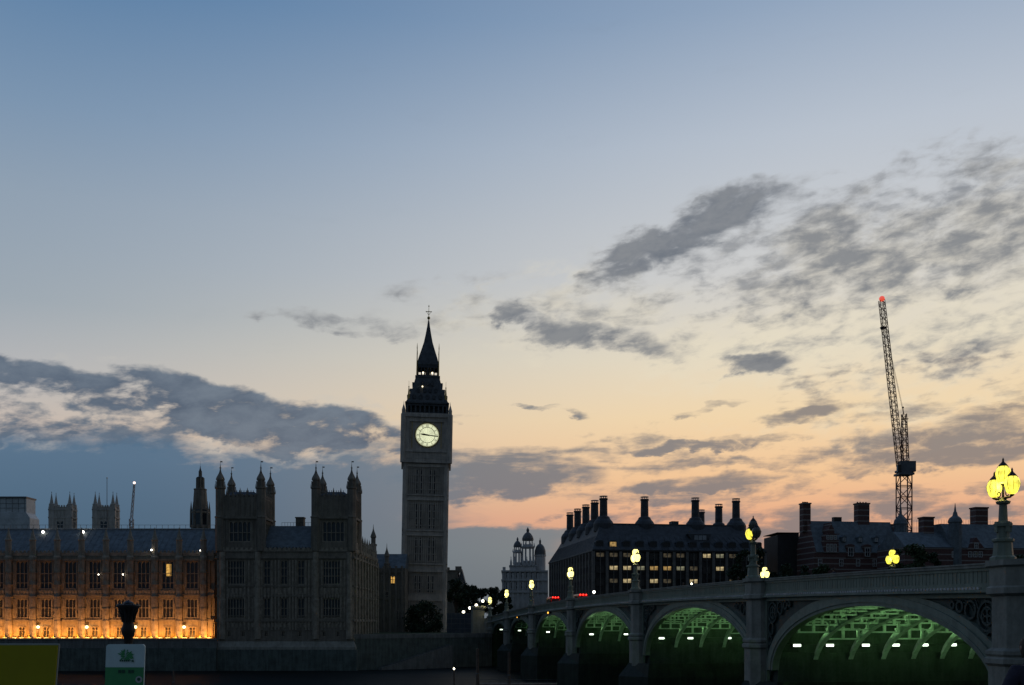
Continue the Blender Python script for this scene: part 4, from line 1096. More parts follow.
b = MB(); b.lathe(0, 0, [(3.7*u, q(477.5)), (3.8*u, q(476)), (1.9*u, q(475)), ], 8); b.lathe(0, 0, [(1.5*u, q(470.2)), (1.2*u, q(469)), (.5*u, q(466.5)), (.12*u, q(464)), (.03*u, q(459))], 8); b.lathe(0, 0, [(.8*u, q(488)), (.8*u, q(470))], 6); b.build('spire', M['iron'], o)
for k in range(8):
    a = k*pi/4; wq = MB().box(-1.1, 1.1, -.06, .1, 0, q(509)-q(524)).build('window', M['glass'], o)
    ap = 9*u*cos(pi/8)
    wq.location = (ap*sin(a), -ap*cos(a), q(524)); wq.rotation_euler = (0, 0, a)
# sheeted scaffold block
YS = 400; o = thing('scaffold_block', 'pale grey sheeted scaffold box rising behind the long roof', 'scaffolding', (X(8, YS), YS, GZ))
q = lambda p: Z(p, YS)-GZ; x_ = lambda p: X(p, YS)-X(8, YS)
b = MB(); b.box(x_(-80), x_(26.3), 0, 7.7, 0, q(498)); b.build('sheeting', M['sheet'], o)
b = MB(); b.rect([(x_(-80)-.5, x_(30.5), -.6, 7.4, 0), (x_(-80)-.5, x_(30.5), -.6, 7.4, q(518)), (x_(-80)-.4, x_(26.4), -.4, 7.2, q(512.5))]); b.build('lower_sheeting', M['sheet'], o)
b = MB(); b.box(x_(-82), x_(26.8), -.5, 8.2, q(498)+.003, q(496.6))
k = x_(-80)
while k < x_(26): b.box(k, k+.10, -.10, -.003, q(512), q(498)); k += 2.4
for p in (503.5, 508): b.box(x_(-80), x_(26.3), -.14, -.103, q(p)-.06, q(p)+.06)
b.build('scaffold_frame', M['steelg'], o)
# flagpole and distant crane
o = thing('flagpole', 'thin flagpole above the right church tower', 'flagpole', (X(107, 470), 470, GZ)); b = MB(); b.tube((0, 0, 0), (0, 0, Z(478, 470)-GZ), .28, .12, 6); b.build('pole', M['steelg'], o); MB().ball(0, 0, Z(478, 470)-GZ, .3, 6, 5).build('finial', M['gold'], o)
def lattice(b, p0, p1, w0, w1, n, r, up=(0, 1, 0)):
    p0, p1 = Vector(p0), Vector(p1); d = (p1-p0).normalized(); a = d.cross(Vector(up)).normalized(); c = a.cross(d).normalized()
    cor_ = [(-1, -1), (1, -1), (1, 1), (-1, 1)]
    P = lambda k, i: p0+(p1-p0)*(k/n)+(a*cor_[i][0]+c*cor_[i][1])*(w0+(w1-w0)*k/n)/2
    for i in range(4): b.tube(P(0, i), P(n, i), r*1.5, n=4)
    for k in range(n):
        for i in range(4):
            j = (i+1) % 4
            b.tube(P(k, i), P(k, j), r, n=4); b.tube(P(k, i), P(k+1, j), r, n=4) if (k+i) % 2 else b.tube(P(k, j), P(k+1, i), r, n=4)
o = thing('tower_crane', 'small far crane with a white lamp above the long wing roof', 'crane', (X(131.5, 500), 500, GZ))
b = MB(); lattice(b, (0, 0, Z(530, 500)-GZ-50), (0, 0, Z(519, 500)-GZ), 1.6, 1.6, 40, .12); b.build('mast', M['lead'], o)  # mast and jib in a paler metal, distance haze put into the tone
b = MB(); lattice(b, (0, 0, Z(519, 500)-GZ), (X(134.3, 500)-X(131.5, 500), 0, Z(484, 500)-GZ), 1.0, .6, 14, .07); b.build('jib', M['lead'], o)
MB().ball(X(134.3, 500)-X(131.5, 500), 0, Z(482.8, 500)-GZ, .62, 8, 6).build('lamp', emit('pinkish_crane_lamp', (1.0, .75, .65), 2.2), o)

# ================================================================== big luffing crane
YC = 350; cx = X(904, YC); o = thing('tower_crane', 'tall luffing tower crane with a raised lattice jib and red tip lamp', 'crane', (cx, YC, GZ))
q = lambda p: Z(p, YC)-GZ; x_ = lambda p: X(p, YC)-cx
b = MB(); lattice(b, (0, 0, 0), (0, 0, q(475)), 3.9, 3.9, 14, .15); b.build('mast', M['steel'], o)
b = MB(); b.cbox(0, 0, q(475.5), q(473.5), 2.6); b.cbox(0, 0, q(473.4), q(471.5), 1.9); b.build('slewing_ring', M['steelg'], o)
b = MB(); b.box(x_(899), x_(914.5), -1.4, 1.6, q(472)+.02, q(461.5)); b.box(x_(895.5), x_(900), -1.2, .8, q(473), q(470.8)); b.build('machinery_deck', M['steelg'], o)
b = MB(); b.box(x_(895), x_(898.6), -2.6, -1.3, q(473), q(466)); b.build('cab', M['glass'], o)
b = MB(); lattice(b, (x_(900.5), 0, q(466)), (x_(881.6), 0, q(300)), 2.0, 1.6, 36, .085); b.build('jib', M['steel'], o)
b = MB(); lattice(b, (x_(905), 0, q(461)), (x_(904), 0, q(414)), 2.0, 1.3, 9, .10); b.box(x_(902)-.2, x_(908), -.5, .5, q(419)-.1, q(419)+.12); b.tube((x_(903.5), 0, q(414)), (x_(903), 0, q(408)), .15, .1); b.ball(x_(903), 0, q(407.5), .35, 6, 5); b.build('a_frame', M['steel'], o)
b = MB(); b.tube((x_(904), -.3, q(415)), (x_(885), -.3, q(328)), .05, n=4); b.tube((x_(904), .3, q(415)), (x_(885), .3, q(328)), .05, n=4); b.tube((x_(881), -.9, q(300)), (x_(896), -.9, q(466)), .06, n=4); b.build('hoist_ropes', M['black'], o)
b = MB(); b.prism([(x_(880.5), q(327)), (x_(885.8), q(327)), (x_(884.5), q(329.2)), (x_(881.8), q(329.2))], -.8, .8); b.build('hook_block', M['black'], o)
MB().ball(x_(881.3), -.6, q(299.3), .95, 10, 8).build('tip_lamp', emit('red_tip_lamp', (1.0, .10, .04), .75), o)

# ================================================================== dark block with tall chimneys
RB = radians(9); CX, CYY = 25.3, 320.0
o = thing('chimneyed_block', 'dark bronze office block with tall round chimneys and lit windows', 'building', (CX, CYY, GZ), RB)
q = lambda p: (HY-p)/F*CYY-GZ
Wd, Dp = 57.0, 72.0; ze, zr = q(551), q(522)
b = MB(); b.box(.5, Wd-.5, .5, Dp-.5, 0, ze); b.box(-.2, Wd+.2, -.2, Dp+.2, ze+.003, ze+.5)
b.build('wall', M['bronze'], o)
b = MB(); b.rect([(-.1, Wd+.1, -.1, Dp+.1, ze+.5), (2.4, Wd-3.2, 4.6, Dp-4.6, ze+5.2), (4.2, Wd-6, 8, Dp-8, zr)]); 
for k in range(29):
    x = .6+k*2.0; b.tube((x, -.15, ze+.5), (2.4+(x-.3)*(Wd-5.6)/Wd, 4.55, ze+5.2), .10, n=4)
for k in range(36):
    y = .6+k*2.0; b.tube((-.15, y, ze+.5), (2.35, 4.6+(y-.3)*(Dp-9.2)/Dp, ze+5.2), .10, n=4)
b.box(4.5, Wd-6.3, 8, 8.3, zr+.003, zr+.5)
b.build('roof', M['iron'], o)
pil = MB()
for k in range(14): pil.box(k*4.36-.45+.2, k*4.36+.45+.2, -.1, .499, 0, ze)
for k in range(17): pil.box(-.1, .499, 1.0+k*4.36-.45, 1.0+k*4.36+.45, 0, ze)
for k in range(13): pil.box(k*4.36+2.38-.1, k*4.36+2.38+.1, .06, .179, 0, ze)
for k in range(16): pil.box(.06, .179, 3.2+k*4.36-.1, 3.2+k*4.36+.1, 0, ze)
pil.build('stone_pier', M['pstone'], o)
LIT = [emit('office_lit_glass_%s' % 'abc'[k], c, s, (.1, .1, .1), .7, 1.3) for k, (c, s) in enumerate((((1.0, .62, .20), .5), ((1.0, .78, .40), .62), ((.85, .80, .50), .3)))]
rows_ = [(556, 0), (569, 1), (582, 2), (595, 3)]
DIM = emit('dim_office_glass', (1.0, .80, .48), .085, (.05, .05, .05), .8, 0.9)  # faint glow put into unlit panes for reflected sky and dim rooms
LIT.append(DIM)
litset = {0: {8, 9}, 1: {1, 2, 3, 4, 5, 6, 9}, 2: {2, 4, 7}, 3: set()}
wp = {}
rr = random.Random(3)
for py, ri in rows_:
    for k in range(13):
        key = (rr.randrange(3) if k in litset[ri] else (3 if rr.random() < .6 else None))
        x0 = k*4.36+2.38
        if key not in wp:
            f = MB(); w_ = 2.9; h_ = 2.2
            f.box(-w_/2, w_/2, 0, .3, -.25, 0); f.box(-w_/2, -w_/2+.18, 0, .3, 0, h_); f.box(w_/2-.18, w_/2, 0, .3, 0, h_); f.box(-w_/2+.18, w_/2-.18, 0, .3, h_-.15, h_); f.box(-.05, .05, .05, .28, 0, h_-.15)
            f = f.build('window', M['bronze'], o); MB().box(-w_/2+.18, w_/2-.18, .22, .27, .0 if key is None else .85, h_-.15).build('pane', M['glass'] if key is None else LIT[key], f); wp[key] = f
            if key is not None: MB().box(-w_/2+.18, w_/2-.18, .2, .28, .003, .847).build('blind', M['bronze'], f)
        else: f = copy_tree(wp[key], o)
        f.location = (x0, .18, q(py)-1.0)
for py, ri in rows_[:3]:
    for k in range(16):
        f = copy_tree(wp[None], o); f.rotation_euler = (0, 0, -pi/2); f.location = (.18, 3.2+k*4.36, q(py)-1.0)
dm = {}
for k in range(13):
    lit = k in (1,) ; key = lit
    if key not in dm:
        f = MB(); f.box(-1.25, 1.25, -.1, 2.0, 0, .2); f.prism([(-1.25, .2), (-1.05, .2), (-1.05, 1.6), (-1.25, 1.6)], -.1, 2); f.prism([(1.05, .2), (1.25, .2), (1.25, 1.6), (1.05, 1.6)], -.1, 2); f.prism([(-1.35, 1.6), (1.35, 1.6), (.8, 2.1), (-.8, 2.1)], -.2, 2.6)
        f = f.build('dormer', M['iron'], o); MB().box(-1.04, 1.04, 0, .05, .2, 1.6).build('pane', LIT[0] if lit else M['lattice'], f); dm[key] = f
    else: f = copy_tree(dm[key], o)
    f.location = (k*4.36+2.38, 1.0, ze+1.4)
# glazed roof light
b = MB(); b.prism([(33.4, q(538)-.2), (38.6, q(538)-.2), (40, q(531.5)), (32, q(531.5))], 3.4, 6.2); g = b.build('roof_light', M['iron'], o)
b = MB()
for k in range(3): b.box(34.2+k*1.4, 35.4+k*1.4, 3.33, 3.39, q(537.6), q(533))
b.build('pane', M['lead'], g)
ch = None
spots = [(5.9, 10), (19.6, 10), (36.8, 10), (50.8, 10), (5.9, 22), (5.9, 35), (5.9, 48), (5.9, 61), (50.8, 26), (50.8, 44)]
for x, y in spots:
    if ch is None:
        b = MB(); b.lathe(0, 0, [(3.3, zr-2), (3.3, zr+.4), (2.9, zr+1.2), (2.2, zr+2.0), (1.9, zr+2.7), (1.3, zr+3.0), (1.22, zr+8.1), (1.42, zr+8.3), (1.42, zr+8.6), (1.2, zr+8.7)], 16); ch = b.build('chimney', M['iron'], o)
        b = MB()
        for k in range(10):
            a = 2*pi*k/10; b.tube((1.15*cos(a), 1.15*sin(a), zr+8.7), (1.15*cos(a), 1.15*sin(a), zr+9.3), .09, n=4)
        b.lathe(0, 0, [(1.3, zr+9.3), (1.35, zr+9.45), (1.0, zr+9.5)], 16); b.build('chimney_cap', M['lead'], ch); ch.location = (x, y, 0)
    else: c2 = copy_tree(ch, o); c2.location = (x, y, 0)
b = MB(); b.box(28.5, 30.8, 9, 12, zr-.5, zr+1.6); b.build('plant_box', M['iron'], o)
b = MB(); b.tube((4.5+2, 30, zr), (4.5+2, 30, zr+9), .12, .06, 6); b.build('flagpole', M['steelg'], o)

# ================================================================== domed stone building
YD = 420; cx = X(524, YD); o = thing('domed_stone_building', 'pale ornate stone building with three small domes left of the dark block', 'building', (cx, YD, GZ))
q = lambda p: Z(p, YD)-GZ; x_ = lambda p: X(p, YD)-cx
b = MB(); b.box(x_(502.5), x_(548), 0, 30, 0, q(571))
for p in range(503, 548, 5): b.box(x_(p)-.4, x_(p)+.4, -.35, -.003, 0, q(573))
for p in (571, 580, 592): b.box(x_(502)-.3, x_(548), -.6, 30, q(p)-.3, q(p)+.3)
b.box(x_(502.6), x_(505.6), -.2, 2, q(571)+.31, q(567)); b.box(x_(509.5), x_(536), 1, 12, q(571)+.302, q(566)); b.box(x_(509), x_(536.5), .6, 12.4, q(566)+.003, q(565))
for p in (511, 515, 519, 523, 527, 531, 534): b.lathe(x_(p), .8, [(.5, q(565)), (.45, q(562)), (.1, q(558)), (.2, q(557.6)), (.03, q(556))], 6)
b.build('wall', M['pale'], o)
wq = None
for p in (507.5, 512.5, 517.5, 522.5, 527.5, 532.5, 537.5):
    for py in (589, 578):
        if wq is None:
            wq = gothic_window(1.5, 3.0, 0, [.5], .3, .14, False).build('window', M['pale'], o); pane(1.5, 3.0, .2).build('pane', M['glass'], wq); wq.location = (x_(p), -.35, q(py))
        else: w2 = copy_tree(wq, o); w2.location = (x_(p), -.35, q(py))
def turret(px, pyb, pyt, r, nm='turret'):
    u = YD/F; h = pyb-pyt
    b = MB(); cxx, cy = x_(px), 5.0
    z = lambda f: q(pyb-h*f)
    b.lathe(0, 0, [(r*u, z(0)), (r*u, z(.10)), (r*1.1*u, z(.11)), (r*1.1*u, z(.14)), (r*.9*u, z(.145))], 8)
    for k in range(8):
        a = pi/8+k*pi/4; b.tube((r*.85*u*cos(a), r*.85*u*sin(a), z(.14)), (r*.85*u*cos(a), r*.85*u*sin(a), z(.47)), .35, n=6)
        b.tube((r*1.05*u*cos(a), r*1.05*u*sin(a), z(.5)), (r*1.0*u*cos(a), r*1.0*u*sin(a), z(.6)), .3, .06, n=6)
    b.lathe(0, 0, [(r*1.0*u, z(.46)), (r*1.1*u, z(.48)), (r*1.1*u, z(.51)), (r*.82*u, z(.52)), (r*.82*u, z(.56))], 8)
    for k in range(8):
        a = pi/8+k*pi/4; b.tube((r*.7*u*cos(a), r*.7*u*sin(a), z(.56)), (r*.7*u*cos(a), r*.7*u*sin(a), z(.66)), .22, n=6)
    t = b.build(nm, M['pale'], o); t.location = (cxx, cy, 0)
    b = MB(); b.lathe(0, 0, [(r*.82*u, z(.655)), (r*.86*u, z(.68)), (r*.84*u, z(.72)), (r*.70*u, z(.78)), (r*.45*u, z(.84)), (r*.2*u, z(.87)), (r*.2*u, z(.92)), (r*.24*u, z(.925)), (.05, z(1.0))], 12, 0); b.build('dome', M['lead2'], t)
M['lead2'] = material('dull_lead', (.12, .125, .13), .6, .2, .5)
turret(528, 566, 526, 6.8); turret(517.6, 566, 536, 4.8)
b = MB(); b.lathe(0, 0, [(5.6*YD/F, q(572)), (5.6*YD/F, q(556)), (6.2*YD/F, q(555)), (6.2*YD/F, q(554))], 12); t = b.build('turret', M['pale'], o); t.location = (x_(540.5), 6, 0)
b = MB(); b.lathe(0, 0, [(5.9*YD/F, q(554)), (5.6*YD/F, q(549.5)), (4.2*YD/F, q(545.5)), (2.2*YD/F, q(543.2)), (1.1*YD/F, q(543)), (1.1*YD/F, q(539.5)), (.4*YD/F, q(538.5)), (.05, q(536.5))], 12); b.build('dome', M['lead2'], t)
# stone block beyond the clock tower
YE = 372; cx = X(455, YE); o = thing('stone_block', 'dark stone building with chimneys just right of the clock tower', 'building', (cx, YE, GZ)); q = lambda p: Z(p, YE)-GZ; x_ = lambda p: X(p, YE)-cx
b = MB(); b.box(x_(440), x_(457.5), 0, 14, 0, q(571)); b.box(x_(457.5)+.003, x_(463), 0, 14, 0, q(580)); b.box(x_(463)+.003, x_(467), 0, 14, 0, q(590)); b.box(x_(440), x_(458), -.3, 14, q(571)+.003, q(570)); b.build('wall', M['stone2'], o)
b = MB(); b.box(x_(455), x_(461), 2, 5, q(572), q(566)); b.box(x_(446), x_(449), 2, 5, q(571), q(567)); b.build('chimney', M['stone2'], o)
b = MB(); b.prism([(x_(457.6), q(580)+.003), (x_(466), q(580)+.003-2.5), (x_(461), q(568))], 3, 12); b.build('roof', M['slate'], o)

# ================================================================== striped brick buildings
YN = 318; c0 = X(814, YN)
o = thing('striped_brick_building', 'dark red brick building with pale bands, steep roof and two stacks', 'building', (c0, YN, GZ), RB); q = lambda p: (HY-p)/F*YN-GZ
LN, DN = 29.5, 13.5
def stepgable(b, xw, y0, y1):
    b.prism([(y0, 0)], 0, 1) if 0 else None
b = MB(); b.box(0, LN, 0, DN, 0, q(552)); b.prismx([(0, q(552)+.003), (DN, q(552)+.003), (DN*.62, q(519)), (DN*.38, q(519))], -.02, .7); b.prismx([(0, q(552)+.003), (DN, q(552)+.003), (DN*.62, q(521)), (DN*.38, q(521))], LN-.7, LN+.02)
b.build('wall', M['brick'], o)
MB().prismx([(-.3, q(552)+.01), (DN+.3, q(552)+.01), (DN*.56, q(519)), (DN*.44, q(519))], .72, LN-.72).build('roof', M['slate'], o)
for x, w_, pt in ((-.9, 1.25, 500.5), (18.3, 1.95, 499.5)):
    b = MB(); b.box(x-w_+1.1, x+w_+1.1, DN*.5-1.4, DN*.5+1.4, q(530), q(pt+1.5)); b.box(x-w_+.9, x+w_+1.3, DN*.5-1.6, DN*.5+1.6, q(pt+1.5)+.003, q(pt+.2)); 
    for k in range(4): b.lathe(x-w_+1.6+k*(2*w_-1)/3, DN*.5, [(.25, q(pt+.2)), (.2, q(pt-1.2))], 8)
    b.build('chimney', M['brick'], o)
b = MB(); b.box(9.6, 12.2, DN*.5-.8, DN*.5+.8, q(520), q(514.5)); b.build('chimney', M['bronze'], o)
# ornate stone dormer gable, small dormers
b = MB(); xg = 5.6
b.prism([(xg-2.4, q(553)), (xg+2.4, q(553)), (xg+2.4, q(540)), (xg+1.9, q(540)), (xg+1.9, q(535)), (xg+1.0, q(533)), (xg+1.0, q(529)), (xg+.3, q(526)), (xg, q(522)), (xg-.3, q(526)), (xg-1.0, q(529)), (xg-1.0, q(533)), (xg-1.9, q(535)), (xg-1.9, q(540)), (xg-2.4, q(540))], -.3, 5.0)
for zz in (552, 546, 540, 534): b.box(xg-2.5, xg+2.5, -.42, -.303, q(zz)-.12, q(zz)+.12)
g = b.build('gable', M['brick'], o)
fw_ = None
def white_window(par, x, y, z, w_, h_, key={}):
    k = (w_, h_)
    if k not in key:
        f = gothic_window(w_, h_, 1, [.5], .2, .10, False).build('window', M['white'], par); pane(w_, h_, .12).build('pane', M['glass'], f); key[k] = f
    else: f = copy_tree(key[k], par)
    f.location = (x, y, z); return f
for dx_ in (-1.2, 0, 1.2): white_window(g, xg+dx_, -.45, q(539.5), .9, 1.4); white_window(g, xg+dx_, -.45, q(551.5), .9, 2.4)
for x in (10.6, 16.0, 21.4):
    b = MB(); b.box(x-.8, x+.8, 1.2, 4, q(541), q(536.5)); b.prism([(x-1, q(536.5)+.003), (x+1, q(536.5)+.003), (x, q(534))], 1.0, 4.5); t = b.build('dormer', M['slate'], o); white_window(t, x, 1.05, q(540.6), .9, 1.1)
for x in (12.0, 17.6, 23.2):
    b = MB(); b.box(x-1.3, x+1.3, -.3, 3, q(557), q(546)); b.prism([(x-1.5, q(546)+.003), (x+1.5, q(546)+.003), (x+1.0, q(544.3)), (x, q(543.5)), (x-1.0, q(544.3))], -.45, 4); t = b.build('dormer', M['brick'], o); white_window(t, x, -.48, q(556), 1.7, 2.7)
for x in (2, 9, 14.6, 20.2, 26): white_window(o, x, -.12, q(566), 1.3, 2.2)
b = MB(); b.lathe(LN-.2, .6, [(2.0, 0), (2.0, q(523)), (2.3, q(522.5)), (2.1, q(521)), (1.9, q(518.5)), (1.0, q(515)), (.5, q(513)), (.4, q(510)), (.06, q(500))], 10); b.build('corner_turret', M['slate'], o)
# second striped building to the right
YM = 300; c0 = X(905, YM); o = thing('turreted_brick_building', 'dark brick building at the right with a needle turret and broad stacks', 'building', (c0, YM, GZ), RB); q = lambda p: (HY-p)/F*YM-GZ
xx_ = lambda p: ((p-512)/F*YM-c0)/(cos(RB)-sin(RB)*(p-512)/F)
b = MB(); b.box(0, 45, 0, 16, 0, q(547)); b.build('wall', M['brick'], o)
b = MB(); b.prismx([(-.3, q(547)+.003), (16.3, q(547)+.003), (9.5, q(530)), (6.5, q(530))], 0, xx_(952)); b.prismx([(-.3, q(547)+.003), (16.3, q(547)+.003), (10, q(521)), (6, q(521))], xx_(952)+.01, 45); b.build('roof', M['slate'], o)
for p0, p1, pt in ((935, 945.5, 514), (988, 1000.5, 503)):
    b = MB(); b.box(xx_(p0), xx_(p1), 6, 9, q(532), q(pt+1.4)); b.box(xx_(p0)-.2, xx_(p1)+.2, 5.8, 9.2, q(pt+1.4)+.003, q(pt)); b.build('chimney', M['brick'], o)
b = MB(); b.lathe(xx_(957.5), 1.2, [(1.9, 0), (1.9, q(522)), (2.15, q(521)), (2.0, q(519)), (1.7, q(517)), (.8, q(514.5)), (.55, q(511)), (.35, q(510)), (.05, q(501.5))], 10); b.build('turret', M['slate'], o)
k = xx_(906); b = MB()
while k < xx_(1024): b.tube((k, 8, q(531)), (k, 8, q(517 if k < xx_(952) else 516)), .035, n=3); k += .9
b.build('roof_cresting', M['iron'], o)
for k in range(3): white_window(o, xx_(970+k*5.2), -.15, q(556.5), 1.2, 1.7)
for k in range(2): white_window(o, xx_(953+k*6), -.15, q(557), .8, 1.8)
b = MB(); b.prism([(xx_(966), q(549)), (xx_(985), q(549)), (xx_(975.5), q(536))], -.3, 5); t = b.build('gable', M['brick'], o); white_window(t, xx_(975.5), -.5, q(548), 1.2, 1.7)
# plain block between the trees
YK = 330; o = thing('office_block', 'plain dark flat roofed block between trees and brick building', 'building', (X(788, YK), YK, GZ), radians(4)); q = lambda p: Z(p, YK)-GZ
b = MB(); b.box(-3.4, 3.6, 0, 14, 0, q(535)); b.prism([(-3.4, q(535)+.003), (3.6, q(535)+.003), (3.6, q(533)), (-1, q(533.6))], 0, 14); b.build('wall', M['bronze'], o)
MB().box(-3.6, 3.8, -.2, 14.2, q(533)+.003, q(532.4)).build('coping', M['bronze'], o)
# hoarding by the tower foot
b0 = (X(447, 280), 280, GZ); o = thing('site_hoarding', 'dark blue grey site hoarding between clock tower and bridge pylon', 'hoarding', b0)
wd = X(476, 280)-X(447, 280); b = MB()
k = 0
while k < wd: b.box(k, min(k+1.16, wd), 0, .12, 0, Z(613, 280)-GZ); k += 1.2
b.build('panel', material('hoarding_paint', (.06, .075, .095), .7, .2, .5), o)
b = MB()
for f in (.2, .45, .7, .95): b.box(0, wd, -.08, -.003, (Z(613, 280)-GZ)*f, (Z(613, 280)-GZ)*f+.12)
b.build('rail', M['steelg'], o)

# ================================================================== trees
def tree(name, loc, H_, cr, lab, grp=None, seed=0, n=2600, leaf=.42, base=.25, mat='leaf', cat='tree', squash=1.0):
    rr = random.Random(seed)
    o = thing(name, lab, cat, loc, 0, grp)
    b = MB(); b.path([(0, 0, -.3), (.1, 0, H_*.25), (-.1, .1, H_*.5), (0, 0, H_*.85)], [H_*.03, H_*.024, H_*.016, .04], 7)
    cl = []
    for k in range(22):
        u_ = rr.random(); zc_ = H_*(base+.12+(.85-base)*u_); prof_ = sin(pi*min(1, .18+.80*u_))**.6
        a = rr.random()*2*pi; d = cr*prof_*sqrt(rr.random())*.85
        cl.append((d*cos(a), d*sin(a)*squash, zc_, cr*(.26+.24*rr.random())))
        if k % 2 == 0: b.path([(0, 0, H_*(.2+.4*u_)), (d*.5*cos(a), d*.5*sin(a)*squash, zc_-cr*.3), (d*cos(a), d*sin(a)*squash, zc_)], [H_*.011, H_*.007, .02], 5)
    b.build('trunk', M['bark'], o)
    vs, fs = [], []
    for k in range(n):
        c = rr.choice(cl); v = Vector((rr.gauss(0, 1), rr.gauss(0, 1), rr.gauss(0, 1)))
        v = v.normalized()*c[3]*(rr.random()**.45)
        p = Vector((c[0], c[1], c[2]))+Vector((v.x, v.y, v.z*.8))
        s_ = leaf*(.6+.8*rr.random()); ax = Vector((rr.gauss(0, 1), rr.gauss(0, 1), rr.gauss(0, 1))).normalized(); bx = ax.orthogonal().normalized(); cx2 = ax.cross(bx)
        i0 = len(vs); vs += [tuple(p+bx*s_), tuple(p+cx2*s_*.55), tuple(p-bx*s_), tuple(p-cx2*s_*.55)]; fs.append((i0, i0+1, i0+2, i0+3))
    c = MB(); c.v = vs; c.f = fs; c.build('crown', M[mat], o)
    return o
def ptree(px, Y, pyt, wpx, lab, grp=None, seed=0, pyb=None, **k):
    zt_ = Z(pyt, Y); zb_ = GZ
    return tree(k.pop('name', 'broadleaf_tree'), (X(px, Y), Y, zb_), zt_-zb_, wpx/2/F*Y, lab, grp, seed, **k)
ptree(424, 292, 604, 40, 'dense dark clipped tree at the foot of the clock tower', seed=1, base=-.05, n=5200, leaf=.34, mat='leafd', squash=.7)
g_ = 'dark trees between the clock tower and the bridge'
ptree(456, 345, 579, 22, 'dark tree against the tower edge, leftmost of the park trees', g_, 2, mat='leafd')
ptree(468, 350, 584, 24, 'dark tree behind the street lamps, second of the park trees', g_, 3, mat='leafd')
ptree(481, 380, 588, 22, 'lowest dark tree in the middle of the park trees', g_, 4, mat='leafd')
ptree(494, 385, 587, 22, 'dark tree below the domed building left edge', g_, 5, mat='leafd')
ptree(504, 372, 590, 16, 'small dark tree in front of the domed building', g_, 6, mat='leafd')
g_ = 'dark trees along the embankment behind the bridge'
ptree(742, 300, 549, 26, 'dark tree behind the lantern with one lit lamp', g_, 7, n=4000, mat='leafd')
ptree(760, 296, 547, 30, 'dark tree against the right end of the chimneyed block', g_, 8, n=4000, mat='leafd')
ptree(782, 300, 560, 30, 'dark tree below the plain flat roofed block', g_, 9, n=4000, mat='leafd')
ptree(803, 290, 566, 22, 'low tree at the left foot of the striped building', g_, 10, mat='leafd')
ptree(822, 285, 566, 26, 'low bushy tree below the ornate gable', g_, 11)
ptree(897, 285, 549, 22, 'tree behind the three lamp lantern below the crane', g_, 12, n=3600)
ptree(916, 280, 545, 34, 'broad tree left of the needle turret building', g_, 13, n=4600)
ptree(936, 283, 552, 22, 'smaller tree below the left broad stack', g_, 14, n=3600, mat='leafd')
ptree(1018, 270, 556, 30, 'dark tree behind the nearest lantern at right', g_, 15, mat='leafd')
# approach street lamps: white globes beyond the bridge end
WG = emit('white_globe_glass', (1.0, .93, .72), 5.0)
s0 = None
for px, py, Y, lab in ((463.5, 612, 300, 'white globe street lamp, lowest of the four rising in a row'), (469.8, 608, 310, 'white globe street lamp, second in the rising row'),
                       (476.3, 605.2, 320, 'white globe street lamp, third in the rising row'), (482.8, 601, 330, 'white globe street lamp, topmost of the rising row'),
                       (473, 631.6, 272, 'low white lamp at the foot of the hoarding'), (511.5, 613, 290, 'small white lamp above the bridge end'), (594, 592, 215, 'single white lamp above the bridge parapet'), (692, 584, 145, 'tiny white lamp on the bridge below the dark block')):
    zb_ = GZ if py > 600 else zt(100)-1.2
    h_ = Z(py, Y)-zb_; r_ = .42*Y/300 if py != 584 else .18
    o = thing('street_lamp', lab, 'street lamp', (X(px, Y), Y, zb_), 0, 'white globe lamps around the bridge end')
    MB().lathe(0, 0, [(.16, 0), (.12, .5), (.06, .8), (.05, h_-r_)], 8).build('post', M['black'], o)
    MB().ball(0, 0, h_, r_, 10, 8).build('globe', WG, o)
    MB().lathe(0, 0, [(r_*.5, h_+r_*.9), (.04, h_+r_*1.5)], 8).build('cap', M['black'], o)
    lamp_light(o, (0, -.6, h_), 60, (1, .88, .6), .3)
# ================================================================== river things
def post(px, py, Y, r, lab, light=False):
    o = thing('mooring_pile', lab, 'mooring pile', (X(px, Y), Y, WZ-1)); h_ = Z(py, Y)-(WZ-1)
    MB().lathe(0, 0, [(r*1.1, 0), (r, h_-.4), (r*.9, h_-.05), (r*.5, h_)], 10).build('shaft', M['wood'], o)
    MB().lathe(0, 0, [(r*1.15, h_*.45), (r*1.15, h_*.45+.25)], 10).build('collar', M['steelg'], o)
    if light: MB().ball(0, 0, h_+.22, .17, 8, 6).build('lamp', WG, o)
post(477.5, 648.5, 172, .26, 'tall timber mooring pile left on the dark pontoon'); post(509, 652, 172, .24, 'timber mooring pile at the right on the dark pontoon')
post(454, 670, 172, .13, 'short thin pile with a white lamp on the river', True); post(173.3, 671, 180, .14, 'thin pale pile standing alone in the river')
o = thing('pontoon', 'long low floating pontoon on the river below the bridge arches', 'pontoon', (X(560, 172), 172, WZ)); hw = (X(640, 172)-X(480, 172))/2
b = MB(); b.rect([(-hw, hw, -2.2, 2.2, -.3), (-hw, hw, -2.2, 2.2, .75)]); b.build('hull', M['black'], o)
MB().box(-hw-.1, hw+.1, -2.35, 2.35, .753, .95).build('deck', M['wood'], o)
b = MB(); k = -hw
while k <= hw: b.tube((k, -2.2, .95), (k, -2.2, 1.75), .03, n=4); k += 1.6
b.tube((-hw, -2.2, 1.75), (hw, -2.2, 1.75), .035, n=4); b.tube((-hw, -2.2, 1.35), (hw, -2.2, 1.35), .025, n=4); b.build('railing', M['steelg'], o)

